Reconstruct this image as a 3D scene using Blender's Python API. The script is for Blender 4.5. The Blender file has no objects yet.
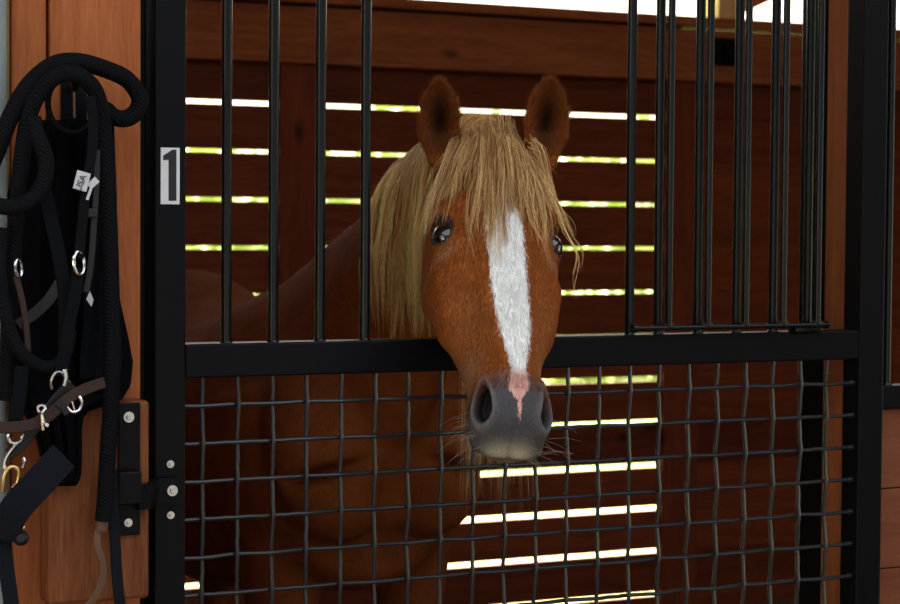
import bpy, bmesh, math, random
import numpy as np
from mathutils import Vector, Matrix
from mathutils.bvhtree import BVHTree
random.seed(7); RNG = np.random.default_rng(11)
S = bpy.context.scene
COL = S.collection

# ------------------------------------------------------------------ camera
F_PX = 2000.0
YAW, PITCH, ROLL = math.radians(26.1833), math.radians(2.18866), math.radians(0.41207)
CAM = Vector((-0.9252, -2.6718, 1.4274))
cd = bpy.data.cameras.new('camera'); co = bpy.data.objects.new('camera', cd); COL.objects.link(co)
cd.sensor_width = 36.0; cd.lens = 36.0 * F_PX / 900.0
fw = Vector((math.sin(YAW) * math.cos(PITCH), math.cos(YAW) * math.cos(PITCH), -math.sin(PITCH)))
rt = Vector((math.cos(YAW), -math.sin(YAW), 0)); up = rt.cross(fw)
r2 = rt * math.cos(ROLL) + up * math.sin(ROLL); u2 = up * math.cos(ROLL) - rt * math.sin(ROLL)
co.matrix_world = Matrix(((r2.x, u2.x, -fw.x, CAM.x), (r2.y, u2.y, -fw.y, CAM.y), (r2.z, u2.z, -fw.z, CAM.z), (0, 0, 0, 1)))
cd.dof.use_dof = True; cd.dof.focus_distance = 2.87; cd.dof.aperture_fstop = 9.0
cd.clip_start = 0.05
S.camera = co

# ------------------------------------------------------------------ world, sun, exposure
w = bpy.data.worlds.new('sky'); S.world = w; w.use_nodes = True
nt = w.node_tree; nt.nodes.clear()
sky = nt.nodes.new('ShaderNodeTexSky'); sky.sky_type = 'NISHITA'; sky.sun_disc = False
sky.sun_elevation = math.radians(48); sky.sun_rotation = math.radians(20); sky.dust_density = 4.0; sky.air_density = 1.2; sky.ozone_density = 1.0
mixc = nt.nodes.new('ShaderNodeMixRGB'); mixc.inputs[0].default_value = 0.45; mixc.inputs[2].default_value = (0.36, 0.34, 0.26, 1)
scl = nt.nodes.new('ShaderNodeVectorMath'); scl.operation = 'SCALE'; scl.inputs[3].default_value = 0.09
bg = nt.nodes.new('ShaderNodeBackground'); bg.inputs[1].default_value = 2.6
ow = nt.nodes.new('ShaderNodeOutputWorld')
nt.links.new(sky.outputs[0], scl.inputs[0]); nt.links.new(scl.outputs[0], mixc.inputs[1]); nt.links.new(mixc.outputs[0], bg.inputs[0]); nt.links.new(bg.outputs[0], ow.inputs[0])
sd = bpy.data.lights.new('sun', 'SUN'); sd.energy = 9.0; sd.angle = math.radians(1.0); sd.color = (1.0, 0.95, 0.84)
so = bpy.data.objects.new('sun', sd); COL.objects.link(so)
so.rotation_euler = (math.radians(38), 0, math.radians(160))
pl_ = bpy.data.lights.new('skylight_portal', 'AREA'); pl_.shape = 'RECTANGLE'; pl_.size = 6.8; pl_.size_y = 2.8; pl_.cycles.is_portal = True
po = bpy.data.objects.new('skylight_portal', pl_); COL.objects.link(po); po.location = (0.2, -2.1, 3.02)
S.view_settings.view_transform = 'Standard'; S.view_settings.look = 'None'
S.view_settings.gamma = 1.0; S.view_settings.use_curve_mapping = False
S.view_settings.exposure = 1.52

# ------------------------------------------------------------------ measuring helpers (used only to read positions in the place)
def U(x, y, Y=0.0):
    d = fw * F_PX + r2 * (x - 450) - u2 * (y - 302)
    return CAM + d * ((Y - CAM.y) / d.y)

# ------------------------------------------------------------------ object helpers
def tag(o, label=None, cat=None, group=None, kind=None):
    if label: o['label'] = label
    if cat: o['category'] = cat
    if group: o['group'] = group
    if kind: o['kind'] = kind
    return o
def empty(name, loc=(0, 0, 0), **k):
    o = bpy.data.objects.new(name, None); o.empty_display_size = 0.05; COL.objects.link(o); o.location = loc
    return tag(o, **k)
def link(name, me, mat, parent=None, smooth=False, **k):
    o = bpy.data.objects.new(name, me); COL.objects.link(o)
    if mat is not None:
        me.materials.append(mat)
    if smooth:
        me.polygons.foreach_set('use_smooth', [True] * len(me.polygons))
    if parent is not None:
        o.parent = parent
        pl = parent.matrix_basis.translation.copy(); pp = parent.parent
        while pp is not None:
            pl = pl + pp.matrix_basis.translation; pp = pp.parent
        o.location = -pl
    return tag(o, **k)
class MB:
    def __init__(s): s.bm = bmesh.new()
    def box(s, x0, x1, y0, y1, z0, z1, bev=0.0):
        b = bmesh.new()
        bmesh.ops.create_cube(b, size=1)
        for v in b.verts:
            v.co = Vector(((x0 + x1) / 2 + v.co.x * (x1 - x0), (y0 + y1) / 2 + v.co.y * (y1 - y0), (z0 + z1) / 2 + v.co.z * (z1 - z0)))
        if bev > 0: bmesh.ops.bevel(b, geom=b.edges[:], offset=bev, segments=2, affect='EDGES', profile=0.5)
        s.add(b); return s
    def obox(s, c, ax, ay, az, hx, hy, hz, bev=0.0):
        b = bmesh.new(); bmesh.ops.create_cube(b, size=2)
        for v in b.verts: v.co = Vector((v.co.x * hx, v.co.y * hy, v.co.z * hz))
        if bev > 0: bmesh.ops.bevel(b, geom=b.edges[:], offset=bev, segments=2, affect='EDGES', profile=0.5)
        c, ax, ay, az = Vector(c), Vector(ax).normalized(), Vector(ay).normalized(), Vector(az).normalized()
        for v in b.verts: v.co = c + ax * v.co.x + ay * v.co.y + az * v.co.z
        bmesh.ops.recalc_face_normals(b, faces=b.faces[:])
        s.add(b); return s
    def add(s, b):
        me = bpy.data.meshes.new('t'); b.to_mesh(me); b.free(); s.bm.from_mesh(me); bpy.data.meshes.remove(me)
    def sweep(s, pts, prof, side=None, closed=False, caps=True, scales=None):
        """prof: list of (a, b) offsets; a along 'side x tangent' axis, b along the side reference."""
        pts = [Vector(p) for p in pts]; n = len(pts); rings = []
        ref = Vector(side) if side is not None else None
        prev = None
        for i, p in enumerate(pts):
            if closed: t = pts[(i + 1) % n] - pts[i - 1]
            else: t = pts[min(i + 1, n - 1)] - pts[max(i - 1, 0)]
            t.normalize()
            if ref is not None:
                bn = ref - t * ref.dot(t)
                if bn.length < 1e-4: bn = prev or t.orthogonal()
            else:
                bn = (prev - t * prev.dot(t)) if prev is not None else t.orthogonal()
            bn.normalize(); prev = bn
            an = t.cross(bn)
            k = scales[i] if scales else 1.0
            rings.append([s.bm.verts.new(p + an * a * k + bn * b * k) for a, b in prof])
        m = len(prof)
        for i in range(n if closed else n - 1):
            A, B = rings[i], rings[(i + 1) % n]
            for j in range(m):
                s.bm.faces.new((A[j], A[(j + 1) % m], B[(j + 1) % m], B[j]))
        if caps and not closed:
            s.bm.faces.new(rings[0][::-1]); s.bm.faces.new(rings[-1])
        return s
    def tube(s, pts, r, seg=12, **k):
        return s.sweep(pts, [(r * math.cos(2 * math.pi * i / seg), r * math.sin(2 * math.pi * i / seg)) for i in range(seg)], **k)
    def cyl(s, a, b, r, seg=16, r2=None):
        return s.tube([a, b], r, seg, scales=[1, (r2 / r) if r2 is not None else 1])
    def strap(s, pts, wd, th, side=(0, 1, 0), **k):
        h, q = wd / 2, th / 2; c = min(q * 0.6, 0.0012)
        return s.sweep(pts, [(-h, -q + c), (-h + c, -q), (h - c, -q), (h, -q + c), (h, q - c), (h - c, q), (-h + c, q), (-h, q - c)], side=side, **k)
    def ring(s, c, nrm, R, r, sx=1.0, sy=1.0, seg=28, upv=(0, 0, 1)):
        c, nrm = Vector(c), Vector(nrm).normalized(); a = Vector(upv).cross(nrm).normalized(); b = nrm.cross(a)
        return s.tube([c + a * R * sx * math.cos(2 * math.pi * i / seg) + b * R * sy * math.sin(2 * math.pi * i / seg) for i in range(seg)], r, 8, closed=True, side=nrm)
    def prism(s, outline, y0, y1):
        A = [s.bm.verts.new((x, y0, z)) for x, z in outline]; B = [s.bm.verts.new((x, y1, z)) for x, z in outline]
        s.bm.faces.new(A); s.bm.faces.new(B[::-1]); n = len(A)
        for i in range(n): s.bm.faces.new((A[i], B[i], B[(i + 1) % n], A[(i + 1) % n]))
        return s
    def build(s, name, mat, parent=None, smooth=False, recalc=True, **k):
        if recalc: bmesh.ops.recalc_face_normals(s.bm, faces=s.bm.faces[:])
        me = bpy.data.meshes.new(name); s.bm.to_mesh(me); s.bm.free()
        o = link(name, me, mat, parent, smooth, **k)
        if smooth:
            try: me.set_sharp_from_angle(angle=math.radians(40))
            except Exception: pass
        return o
def spline(pts, n=40, closed=False):
    P = [Vector(p) for p in pts]; out = []; m = len(P); segs = m if closed else m - 1
    for k in range(n):
        u = k / (n if closed else n - 1) * segs; i = min(int(u), segs - 1); t = u - i
        g = (lambda j: P[j % m]) if closed else (lambda j: P[max(0, min(m - 1, j))])
        a, b, c, d = g(i - 1), g(i), g(i + 1), g(i + 2)
        out.append(0.5 * ((2 * b) + (c - a) * t + (2 * a - 5 * b + 4 * c - d) * t * t + (3 * b - a - 3 * c + d) * t ** 3))
    return out

# ------------------------------------------------------------------ materials
def newmat(name):
    m = bpy.data.materials.new(name); m.use_nodes = True; t = m.node_tree; p = t.nodes['Principled BSDF']; return m, t, p
def N(t, kind, **k):
    n = t.nodes.new(kind)
    for a, b in k.items(): setattr(n, a, b)
    return n
def rgb(c): return (c[0], c[1], c[2], 1)
def wood(name, c1, c2, axis, rough=0.62, seed=0.0, knots=True, scale=1.0, board=None):
    m, t, p = newmat(name)
    tc = N(t, 'ShaderNodeTexCoord'); mp = N(t, 'ShaderNodeMapping')
    sc = [9 * scale] * 3; sc['XYZ'.index(axis)] = 0.7 * scale
    mp.inputs['Scale'].default_value = sc; mp.inputs['Location'].default_value = (seed, seed * 2, seed * 3)
    t.links.new(tc.outputs['Object'], mp.inputs[0])
    n1 = N(t, 'ShaderNodeTexNoise'); n1.inputs['Scale'].default_value = 3.2; n1.inputs['Detail'].default_value = 6; n1.inputs['Roughness'].default_value = 0.6; n1.inputs['Distortion'].default_value = 0.7
    t.links.new(mp.outputs[0], n1.inputs[0])
    n2 = N(t, 'ShaderNodeTexNoise'); n2.inputs['Scale'].default_value = 22; n2.inputs['Detail'].default_value = 3
    t.links.new(mp.outputs[0], n2.inputs[0])
    mx = N(t, 'ShaderNodeMixRGB'); mx.inputs[0].default_value = 0.4
    t.links.new(n1.outputs[0], mx.inputs[1]); t.links.new(n2.outputs[0], mx.inputs[2])
    cr = N(t, 'ShaderNodeValToRGB'); cr.color_ramp.elements[0].position = 0.34; cr.color_ramp.elements[1].position = 0.64
    cr.color_ramp.elements[0].color = rgb(c1); cr.color_ramp.elements[1].color = rgb(c2)
    t.links.new(mx.outputs[0], cr.inputs[0])
    last = cr.outputs[0]
    if knots:
        mk = N(t, 'ShaderNodeMapping'); ks = [5.0] * 3; ks['XYZ'.index(axis)] = 2.6; mk.inputs['Scale'].default_value = ks; mk.inputs['Location'].default_value = (seed + .3, seed, seed)
        t.links.new(tc.outputs['Object'], mk.inputs[0])
        vo = N(t, 'ShaderNodeTexVoronoi'); vo.inputs['Scale'].default_value = 1.0; t.links.new(mk.outputs[0], vo.inputs[0])
        kr = N(t, 'ShaderNodeValToRGB'); kr.color_ramp.elements[0].position = 0.03; kr.color_ramp.elements[1].position = 0.13
        kr.color_ramp.elements[0].color = (0.25, 0.25, 0.25, 1); kr.color_ramp.elements[1].color = (1, 1, 1, 1)
        t.links.new(vo.outputs['Distance'], kr.inputs[0])
        ml = N(t, 'ShaderNodeMixRGB', blend_type='MULTIPLY'); ml.inputs[0].default_value = 1
        t.links.new(last, ml.inputs[1]); t.links.new(kr.outputs[0], ml.inputs[2]); last = ml.outputs[0]
    if board:
        # each board takes its own tone
        sx = N(t, 'ShaderNodeSeparateXYZ'); t.links.new(tc.outputs['Object'], sx.inputs[0])
        dv = N(t, 'ShaderNodeMath', operation='DIVIDE'); t.links.new(sx.outputs[board[0]], dv.inputs[0]); dv.inputs[1].default_value = board[1]
        ad = N(t, 'ShaderNodeMath', operation='ADD'); t.links.new(dv.outputs[0], ad.inputs[0]); ad.inputs[1].default_value = board[2]
        fl = N(t, 'ShaderNodeMath', operation='FLOOR'); t.links.new(ad.outputs[0], fl.inputs[0])
        wn = N(t, 'ShaderNodeTexWhiteNoise', noise_dimensions='1D'); t.links.new(fl.outputs[0], wn.inputs['W'])
        mr = N(t, 'ShaderNodeMapRange'); mr.inputs['To Min'].default_value = 0.7; mr.inputs['To Max'].default_value = 1.15
        t.links.new(wn.outputs['Value'], mr.inputs[0])
        ml = N(t, 'ShaderNodeMixRGB', blend_type='MULTIPLY'); ml.inputs[0].default_value = 1
        t.links.new(last, ml.inputs[1]); t.links.new(mr.outputs[0], ml.inputs[2]); last = ml.outputs[0]
    t.links.new(last, p.inputs['Base Color'])
    p.inputs['Roughness'].default_value = rough; p.inputs['Specular IOR Level'].default_value = 0.14
    b = N(t, 'ShaderNodeBump'); b.inputs['Strength'].default_value = 0.25; b.inputs['Distance'].default_value = 0.002
    t.links.new(mx.outputs[0], b.inputs['Height']); t.links.new(b.outputs[0], p.inputs['Normal'])
    return m
def plain(name, c, rough=0.5, metal=0.0, noise=0.0, nscale=40, bump=0.0, spec=0.5, sheen=0.0, coat=0.0, wave=None):
    m, t, p = newmat(name)
    p.inputs['Base Color'].default_value = rgb(c); p.inputs['Roughness'].default_value = rough; p.inputs['Metallic'].default_value = metal
    p.inputs['Specular IOR Level'].default_value = spec; p.inputs['Sheen Weight'].default_value = sheen; p.inputs['Coat Weight'].default_value = coat
    tc = N(t, 'ShaderNodeTexCoord'); nz = N(t, 'ShaderNodeTexNoise'); nz.inputs['Scale'].default_value = nscale; nz.inputs['Detail'].default_value = 4
    t.links.new(tc.outputs['Object'], nz.inputs[0])
    if noise:
        mr = N(t, 'ShaderNodeMapRange'); mr.inputs['To Min'].default_value = 1 - noise; mr.inputs['To Max'].default_value = 1 + noise
        t.links.new(nz.outputs[0], mr.inputs[0])
        ml = N(t, 'ShaderNodeMixRGB', blend_type='MULTIPLY'); ml.inputs[0].default_value = 1; ml.inputs[1].default_value = rgb(c)
        t.links.new(mr.outputs[0], ml.inputs[2]); t.links.new(ml.outputs[0], p.inputs['Base Color'])
    if bump:
        b = N(t, 'ShaderNodeBump'); b.inputs['Strength'].default_value = bump; b.inputs['Distance'].default_value = 0.001
        src = nz.outputs[0]
        if wave:
            wv = N(t, 'ShaderNodeTexWave', wave_type='BANDS', bands_direction=wave[0]); wv.inputs['Scale'].default_value = wave[1]; wv.inputs['Distortion'].default_value = 0.6
            t.links.new(tc.outputs['Object'], wv.inputs[0]); src = wv.outputs[0]
        t.links.new(src, b.inputs['Height']); t.links.new(b.outputs[0], p.inputs['Normal'])
    return m
WOODH = ((0.145, 0.030, 0.012), (0.30, 0.068, 0.0225))
M = dict(
    wallw=wood('stained_wall_boards', *WOODH, 'X', board=(2, 0.16, 0.57)),
    beamw=wood('stained_beam', (0.24, 0.065, 0.024), (0.46, 0.145, 0.055), 'X', seed=3.1),
    postw=wood('stained_wall_post', (0.15, 0.032, 0.014), (0.27, 0.06, 0.0225), 'Z', seed=5.3),
    frontw=wood('stained_front_post', (0.28, 0.078, 0.0225), (0.44, 0.135, 0.048), 'Z', seed=1.7, scale=1.3),
    blockw=wood('orange_stained_block', (0.12, 0.036, 0.014), (0.27, 0.090, 0.034), 'Z', seed=8.2, scale=1.4),
    plankw=wood('stained_front_planks', (0.15, 0.045, 0.022), (0.23, 0.073, 0.036), 'X', seed=2.2, knots=False),
    paler=wood('pale_batten', (0.22, 0.14, 0.05), (0.36, 0.24, 0.10), 'Z', seed=4.4),
    sunpost=wood('sunlit_post', (0.55, 0.40, 0.22), (0.75, 0.62, 0.36), 'Z', seed=6.4),  # pale tone puts the sunlight on this post into its colour
    ceilw=wood('ceiling_boards', (0.16, 0.08, 0.04), (0.30, 0.17, 0.09), 'X', seed=9),
    steel=plain('black_powder_coated_steel', (0.0032, 0.0032, 0.0050), 0.40, 0.0, 0.25, 60, 0.05, spec=0.12),
    steel2=plain('black_bar_steel', (0.0035, 0.004, 0.0058), 0.26, 0.0, 0.2, 60, 0.05, spec=0.3),
    meshm=plain('black_woven_wire', (0.014, 0.015, 0.020), 0.33, 0.0, 0.2, 80, 0.05, spec=0.6),
    chrome=plain('chrome', (0.80, 0.80, 0.82), 0.16, 1.0),
    zinc=plain('zinc_bolt', (0.62, 0.60, 0.58), 0.34, 1.0, 0.1, 200),
    brass=plain('brass', (0.75, 0.55, 0.22), 0.28, 1.0),
    white=plain('white_plate', (0.74, 0.75, 0.80), 0.5),
    whitecloth=plain('white_label_cloth', (0.62, 0.62, 0.68), 0.8, noise=0.1),
    black=plain('black_print', (0.008, 0.008, 0.010), 0.5),
    rope=plain('black_braided_rope', (0.0065, 0.0068, 0.009), 0.85, bump=0.9, wave=('DIAGONAL', 120), spec=0.08),
    web=plain('black_webbing', (0.0065, 0.0072, 0.010), 0.85, bump=0.7, wave=('Z', 160), spec=0.08),
    web2=plain('navy_black_webbing', (0.010, 0.012, 0.018), 0.82, bump=0.6, wave=('DIAGONAL', 180), spec=0.08),
    cloth=plain('black_fleece', (0.0035, 0.0035, 0.005), 0.95, noise=0.3, nscale=90, bump=0.6, spec=0.04),
    leath=plain('black_leather', (0.012, 0.012, 0.015), 0.5, noise=0.2, nscale=120, bump=0.2, spec=0.35),
    brown=plain('dark_brown_leather', (0.035, 0.016, 0.013), 0.55, noise=0.2, nscale=90, bump=0.2, spec=0.35),
    tan=plain('worn_tan_leather', (0.13, 0.065, 0.040), 0.6, noise=0.25, nscale=60, bump=0.3),
    grey=plain('grey_painted_pipe', (0.22, 0.25, 0.26), 0.55, noise=0.15, nscale=12),
    aislew=plain('neutral_grey_boards', (0.105, 0.118, 0.130), 0.8, noise=0.25, nscale=8, spec=0.1),  # neutral grey, so light bounced off the added wall carries no tint
    dirt=plain('packed_dirt', (0.14, 0.10, 0.07), 0.95, noise=0.3, nscale=6, bump=0.6),
    grass=plain('sunlit_grass', (0.34, 0.46, 0.10), 0.9, noise=0.35, nscale=3, bump=0.8),
    gravel=plain('pale_dry_grass', (0.58, 0.56, 0.24), 0.95, noise=0.2, nscale=5),
)
def leafmat():
    m, t, p = newmat('leaf_green')
    g = N(t, 'ShaderNodeTexNoise'); g.inputs['Scale'].default_value = 3; tc = N(t, 'ShaderNodeTexCoord'); t.links.new(tc.outputs['Object'], g.inputs[0])
    cr = N(t, 'ShaderNodeValToRGB'); cr.color_ramp.elements[0].position = .35; cr.color_ramp.elements[1].position = .65
    cr.color_ramp.elements[0].color = (0.34, 0.44, 0.09, 1); cr.color_ramp.elements[1].color = (0.70, 0.70, 0.34, 1)
    t.links.new(g.outputs[0], cr.inputs[0]); t.links.new(cr.outputs[0], p.inputs['Base Color']); p.inputs['Roughness'].default_value = 0.5
    p.inputs['Transmission Weight'].default_value = 0.0
    return m
M['leaf'] = leafmat()

# ================================================================== STRUCTURE
K = dict(kind='structure')
YB = 3.60                                     # inner face of the back wall boards
b = MB(); b.box(-0.30, 4.9, -0.0, 3.7, -0.06, 0.0); b.build('floor', M['dirt'], **K)
b = MB(); b.box(-6, 9, -4.2, 0.0, -0.06, 0.0); b.build('floor_aisle', M['dirt'], **K)
b = MB(); b.box(-40, 60, -40, -4.2, -0.08, -0.01); b.build('ground_yard', M['gravel'], **K)
b = MB(); b.box(-20, 40, 3.7, 7.5, -0.16, -0.04); b.build('ground_pale_strip', M['gravel'], **K)  # pale strip added so the low wall gaps show bright
b = MB(); b.box(-60, 90, 7.5, 120, -0.14, -0.04); b.build('ground_pasture', M['grass'], **K)
b = MB(); b.box(-6, 9, -0.70, 4.5, 2.95, 3.03); b.box(-6, 9, -4.2, -3.5, 2.95, 3.03); b.box(-6, -3.2, -3.5, -0.70, 2.95, 3.03); b.box(3.6, 9, -3.5, -0.70, 2.95, 3.03)
b.build('ceiling', M['ceilw'], **K)
b = MB()
for k in range(18): b.box(-6, 9, -4.24, -4.20, k * 0.16, k * 0.16 + 0.157, .002)
b.build('wall_aisle_blocker', M['aislew'], **K)  # unseen wall added to cut front light and darken reflections in the steel
# back wall: horizontal boards with daylight gaps
b = MB(); rr = random.Random(3)
zs = [1.829 - 0.160 * k for k in range(12)]
for k, z in enumerate(zs):
    gap = 0.0130 if z > 0.95 else 0.0190
    top = z - gap / 2 + rr.uniform(-.001, .001)
    bot = (zs[k + 1] + (0.0130 if zs[k + 1] > 0.95 else 0.0190) / 2 if k < 11 else -0.02)
    b.box(-0.3, 3.10, YB, YB + 0.022, bot, top, 0.002)
b.box(-0.3, 3.10, YB, YB + 0.022, 1.829 + .008, 2.165, 0.002)
b.build('wall_back', M['wallw'], **K)
b = MB()
for k, z in enumerate(zs):
    b.box(3.10, 4.9, YB, YB + 0.024, z - 0.1595, z, 0.002)
b.box(3.10, 4.9, YB + 0.024, YB + 0.034, 0, 2.14)
b.box(3.10, 4.9, YB, YB + 0.024, 1.831, 2.14, 0.002)
b.build('wall_back_tight', M['wallw'], **K)
b = MB(); b.box(-0.3, 4.9, YB - 0.078, YB - 0.04, 1.962, 2.150, 0.003); b.build('trim_1', M['beamw'], **K)
b = MB(); b.box(-0.3, 4.9, YB - 0.10, YB + 0.06, 2.160, 2.195, 0.003); b.build('trim_2', M['beamw'], **K)
for i, (x0, x1) in enumerate(((1.505, 1.645), (3.015, 3.17))):
    b = MB(); b.box(x0, x1, YB - 0.04, YB, 0, 2.15, 0.003); b.build('trim_%d' % (3 + i), M['postw'], **K)
# post and brace of the roof above the wall
b = MB(); p0 = U(713, 5, 3.66); p1 = U(739, 5, 3.66); b.box(p0.x, p1.x, 3.62, 3.72, 2.197, 2.95, 0.003); b.build('trim_5', M['sunpost'], **K)
b = MB(); a = U(752, 5, 3.70); bb = U(776, -6, 3.70); dd = (bb - a).normalized()
b.obox(a + dd * 0.28 + Vector((0, 0, 0.037)), dd, (0, 1, 0), dd.cross(Vector((0, 1, 0))), 0.42, 0.02, 0.045, 0.002); b.build('trim_6', M['beamw'], **K)
# side walls
b = MB()
for k in range(18): b.box(4.88, 4.90, 0.0, YB, k * 0.16 + 0.002, k * 0.16 + 0.158)
b.build('wall_right', M['wallw'], **K)
b = MB()
for k in range(18): b.box(-0.30, -0.28, 0.16, YB, k * 0.16 + 0.002, k * 0.16 + 0.158)
b.build('wall_left', M['wallw'], **K)
# left wooden post of the stall front
xA0, xA1 = U(12, 300).x, U(46.5, 300).x; xB0, xB1 = U(50, 300).x, U(141, 300).x
b = MB(); b.box(xA0, xA1, 0, 0.10, 0, 2.95, 0.003); b.build('trim_7', M['frontw'], **K)
b = MB(); b.box(xB0, xB1, 0, 0.14, 0, 2.95, 0.004); b.build('trim_8', M['frontw'], **K)
b = MB(); b.box(U(7.5, 300).x, xA0 - 0.001, 0.005, 0.10, 0, 2.95, 0.002); b.build('trim_9', M['paler'], **K)
b = MB(); b.box(-6, U(8, 300).x, 0.06, 0.12, 0, 2.95); b.build('wall_front', M['frontw'], **K)
b = MB(); b.box(xB1 + .001, -0.071, 0.03, 0.14, 0, 2.95, 0.003); b.build('trim_12', M['steel'], **K)  # dark filler added for the shadowed gap beside the door stile
# right jamb
b = MB(); b.box(1.158, 1.25, 0.052, 0.115, 0, 2.95, 0.003); b.build('trim_10', M['frontw'], **K)
b = MB(); b.box(1.158, 1.24, 0.118, 0.19, 0, 2.95, 0.004); b.build('trim_11', M['steel'], **K)

# grey pipe at the very left
b = MB(); b.cyl((U(-3, 300, -.015).x, -0.015, 0), (U(-3, 300, -.015).x, -0.015, 2.95), 0.0135, 24)
b.build('downpipe', M['grey'], smooth=True, label='grey painted pipe running up beside the wooden post', cat='pipe')

# ================================================================== STALL DOOR
TOP = 2.25
door = empty('stall_door', (-0.068, 0, 0.25), label='black steel stall door with vertical bars above a wire mesh panel', cat='door')
b = MB(); b.box(-0.068, -0.023, 0, 0.045, 0.25, TOP, 0.0025); b.build('stile', M['steel'], door)
b = MB(); b.box(1.146, 1.197, 0, 0.045, 0.25, TOP, 0.0025); b.build('stile', M['steel'], door)
b = MB(); b.box(-0.0225, 1.1455, 0.001, 0.044, 1.2105, 1.2585, 0.0025); b.build('rail', M['steel'], door)
b = MB(); b.box(-0.0225, 1.1455, 0.001, 0.044, TOP - 0.048, TOP, 0.0025); b.build('rail', M['steel'], door)
b = MB(); b.box(-0.0225, 1.1455, 0.001, 0.044, 0.25, 0.298, 0.0025); b.build('rail', M['steel'], door)
yb = 0.018
for px in (226.7, 273.6, 320.6, 365.6, 631.0, 659.5, 699.3, 738.2, 774.6, 809.2):
    x = U(px, 170, yb).x
    b = MB(); b.cyl((x, yb, 1.2575), (x, yb, TOP - 0.047), 0.0075, 16)
    b.tube([(x, yb, 1.2575), (x, yb, 1.2605), (x, yb, 1.2625)], 0.0095, 12, scales=[1, .9, .7])
    b.build('bar', M['steel2'], door, smooth=True)
# woven wire
ym = 0.014; R = 0.0032
cols = [202.3, 237.5, 272.4, 306.5, 341, 375.2, 408.1, 441, 473.4, 505, 536.5, 567.5, 599, 629.5, 659.3, 688.6, 717.2, 745.3, 772.9, 800, 826.6]
X = [U(c, 408 - 24 * (c - 202) / 625, ym).x for c in cols]
rows = []
for j in range(17): rows.append(1.1705 - j * 0.0539)
b = MB(); rw = random.Random(5)
for i, x in enumerate(X):
    pts = []
    edges = [1.2105] + rows + [0.298]
    for j, z in enumerate(rows):
        sgn = 1 if (i + j) % 2 == 0 else -1
        if j == 0: pts.append((x + rw.uniform(-.0008, .0008), ym, 1.2115))
        dx = rw.uniform(-.0009, .0009)
        pts += [(x + dx, ym + sgn * 0.0004, z + 0.018), (x + dx, ym + sgn * R * .95, z + 0.004), (x + dx, ym + sgn * R * .95, z - 0.004), (x + dx, ym + sgn * 0.0004, z - 0.018)]
    pts.append((x, ym, 0.297))
    b.tube(pts, R, 8)
xr = [-0.0225] + X + [1.1455]
for j, z in enumerate(rows):
    pts = [(-0.0225, ym, z)]
    for i, x in enumerate(X):
        sgn = -1 if (i + j) % 2 == 0 else 1
        dz = rw.uniform(-.0007, .0007)
        pts += [(x - 0.018, ym + sgn * 0.0004, z + dz), (x - 0.004, ym + sgn * R * .95, z + dz), (x + 0.004, ym + sgn * R * .95, z + dz), (x + 0.018, ym + sgn * 0.0004, z + dz)]
    if pts[-1][0] > 1.14: pts[-1] = (1.135, ym, z)
    pts.append((1.1455, ym, z))
    b.tube(pts, R, 8)
    b.cyl((1.136, ym, z), (1.1458, ym, z), 0.0045, 8)
b.build('wire_mesh', M['meshm'], door, smooth=True)
# sliding head-gap grille, slid to the right in front of the fixed bars
ys = -0.010
sl = MB(); z0 = 1.2695
xl, xr_ = U(634, 322, ys).x, U(826, 318, ys).x
sl.cyl((xl, ys, z0), (xr_, ys, z0), 0.0042, 12); sl.cyl((xl - .003, ys, z0), (xl + .004, ys, z0), 0.0075, 12)
sl.cyl((xr_, ys, z0), (xr_ + .004, ys, z0), 0.0062, 12)
sl.box(xr_ - 0.06, xr_ - 0.005, ys, 0.012, 1.2588, 1.2665, .001)
sl.cyl((xl, ys, 2.12), (xr_, ys, 2.12), 0.0042, 12)
g = sl.build('sliding_grille', M['steel2'], door, smooth=True)
g.location = -Vector(door.location)
for px in (670.5, 709.5, 747.5, 785, 819.5):
    x = U(px, 170, ys).x
    b = MB(); b.cyl((x, ys, z0 + 0.002), (x, ys, 2.118), 0.0058, 14); b.box(x - .009, x + .009, ys - .003, ys + .003, z0, z0 + .007, .001)
    o = b.build('bar', M['steel2'], None, smooth=True); o.parent = g; o.location = (0, 0, 0)
# number plate
px0, px1 = U(160.5, 148), U(179.3, 204)
b = MB(); b.box(px0.x, px1.x, -0.0016, 0.0002, U(170, 204.3).z, U(170, 147.7).z, 0.0003)
npl = b.build('number_plate', M['white'], door, label='white plate with a black number 1')
def PX(xc, yc):  # plate-crop pixels -> plane
    q = U(150 + xc / 8.4, 140 + yc / 8.389); return (q.x, q.z)
ol = [PX(*q) for q in ((108, 130), (150, 105), (182, 82), (218, 82), (218, 510), (153, 510), (153, 166), (108, 170))]
b = MB(); b.prism(ol[::-1], -0.0021, -0.0014); o = b.build('number', M['black']); o.parent = npl; o.location = (0, 0, 0)
# hinge : wall plate on the block, knuckle, strap bolted onto the stile
def bolt(x, y, z, r=0.0065, parent=None, name='bolt'):
    b = MB(); b.cyl((x, y, z), (x, y - 0.0025, z), r, 20, r * 0.98); b.cyl((x, y - 0.0025, z), (x, y - 0.0048, z), r * .62, 6, r * .5); b.cyl((x, y - .0044, z), (x, y - 0.006, z), r * .25, 8)
    return b.build(name, M['zinc'], parent, smooth=True)
yblk = -0.045
hin = empty('door_hinge', (-0.11, yblk, 1.05), label='black steel gate hinge bolted to the wooden block beside the door', cat='hinge')
q0, q1 = U(117.5, 403, yblk), U(139, 534, yblk)
b = MB(); b.box(q0.x, q1.x, yblk - 0.006, yblk - .0005, q1.z, q0.z, 0.0012); b.build('wall_plate', M['steel'], hin)
k0, k1 = U(118.5, 472, yblk - .022), U(142, 505, yblk - .022)
b = MB(); b.box(k0.x, k1.x, yblk - 0.0225, yblk - 0.0065, k1.z, k0.z, 0.003)
b.build('knuckle', M['steel'], hin)
s0, s1 = U(141, 479, -.008), U(180, 502, -.008)
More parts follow.
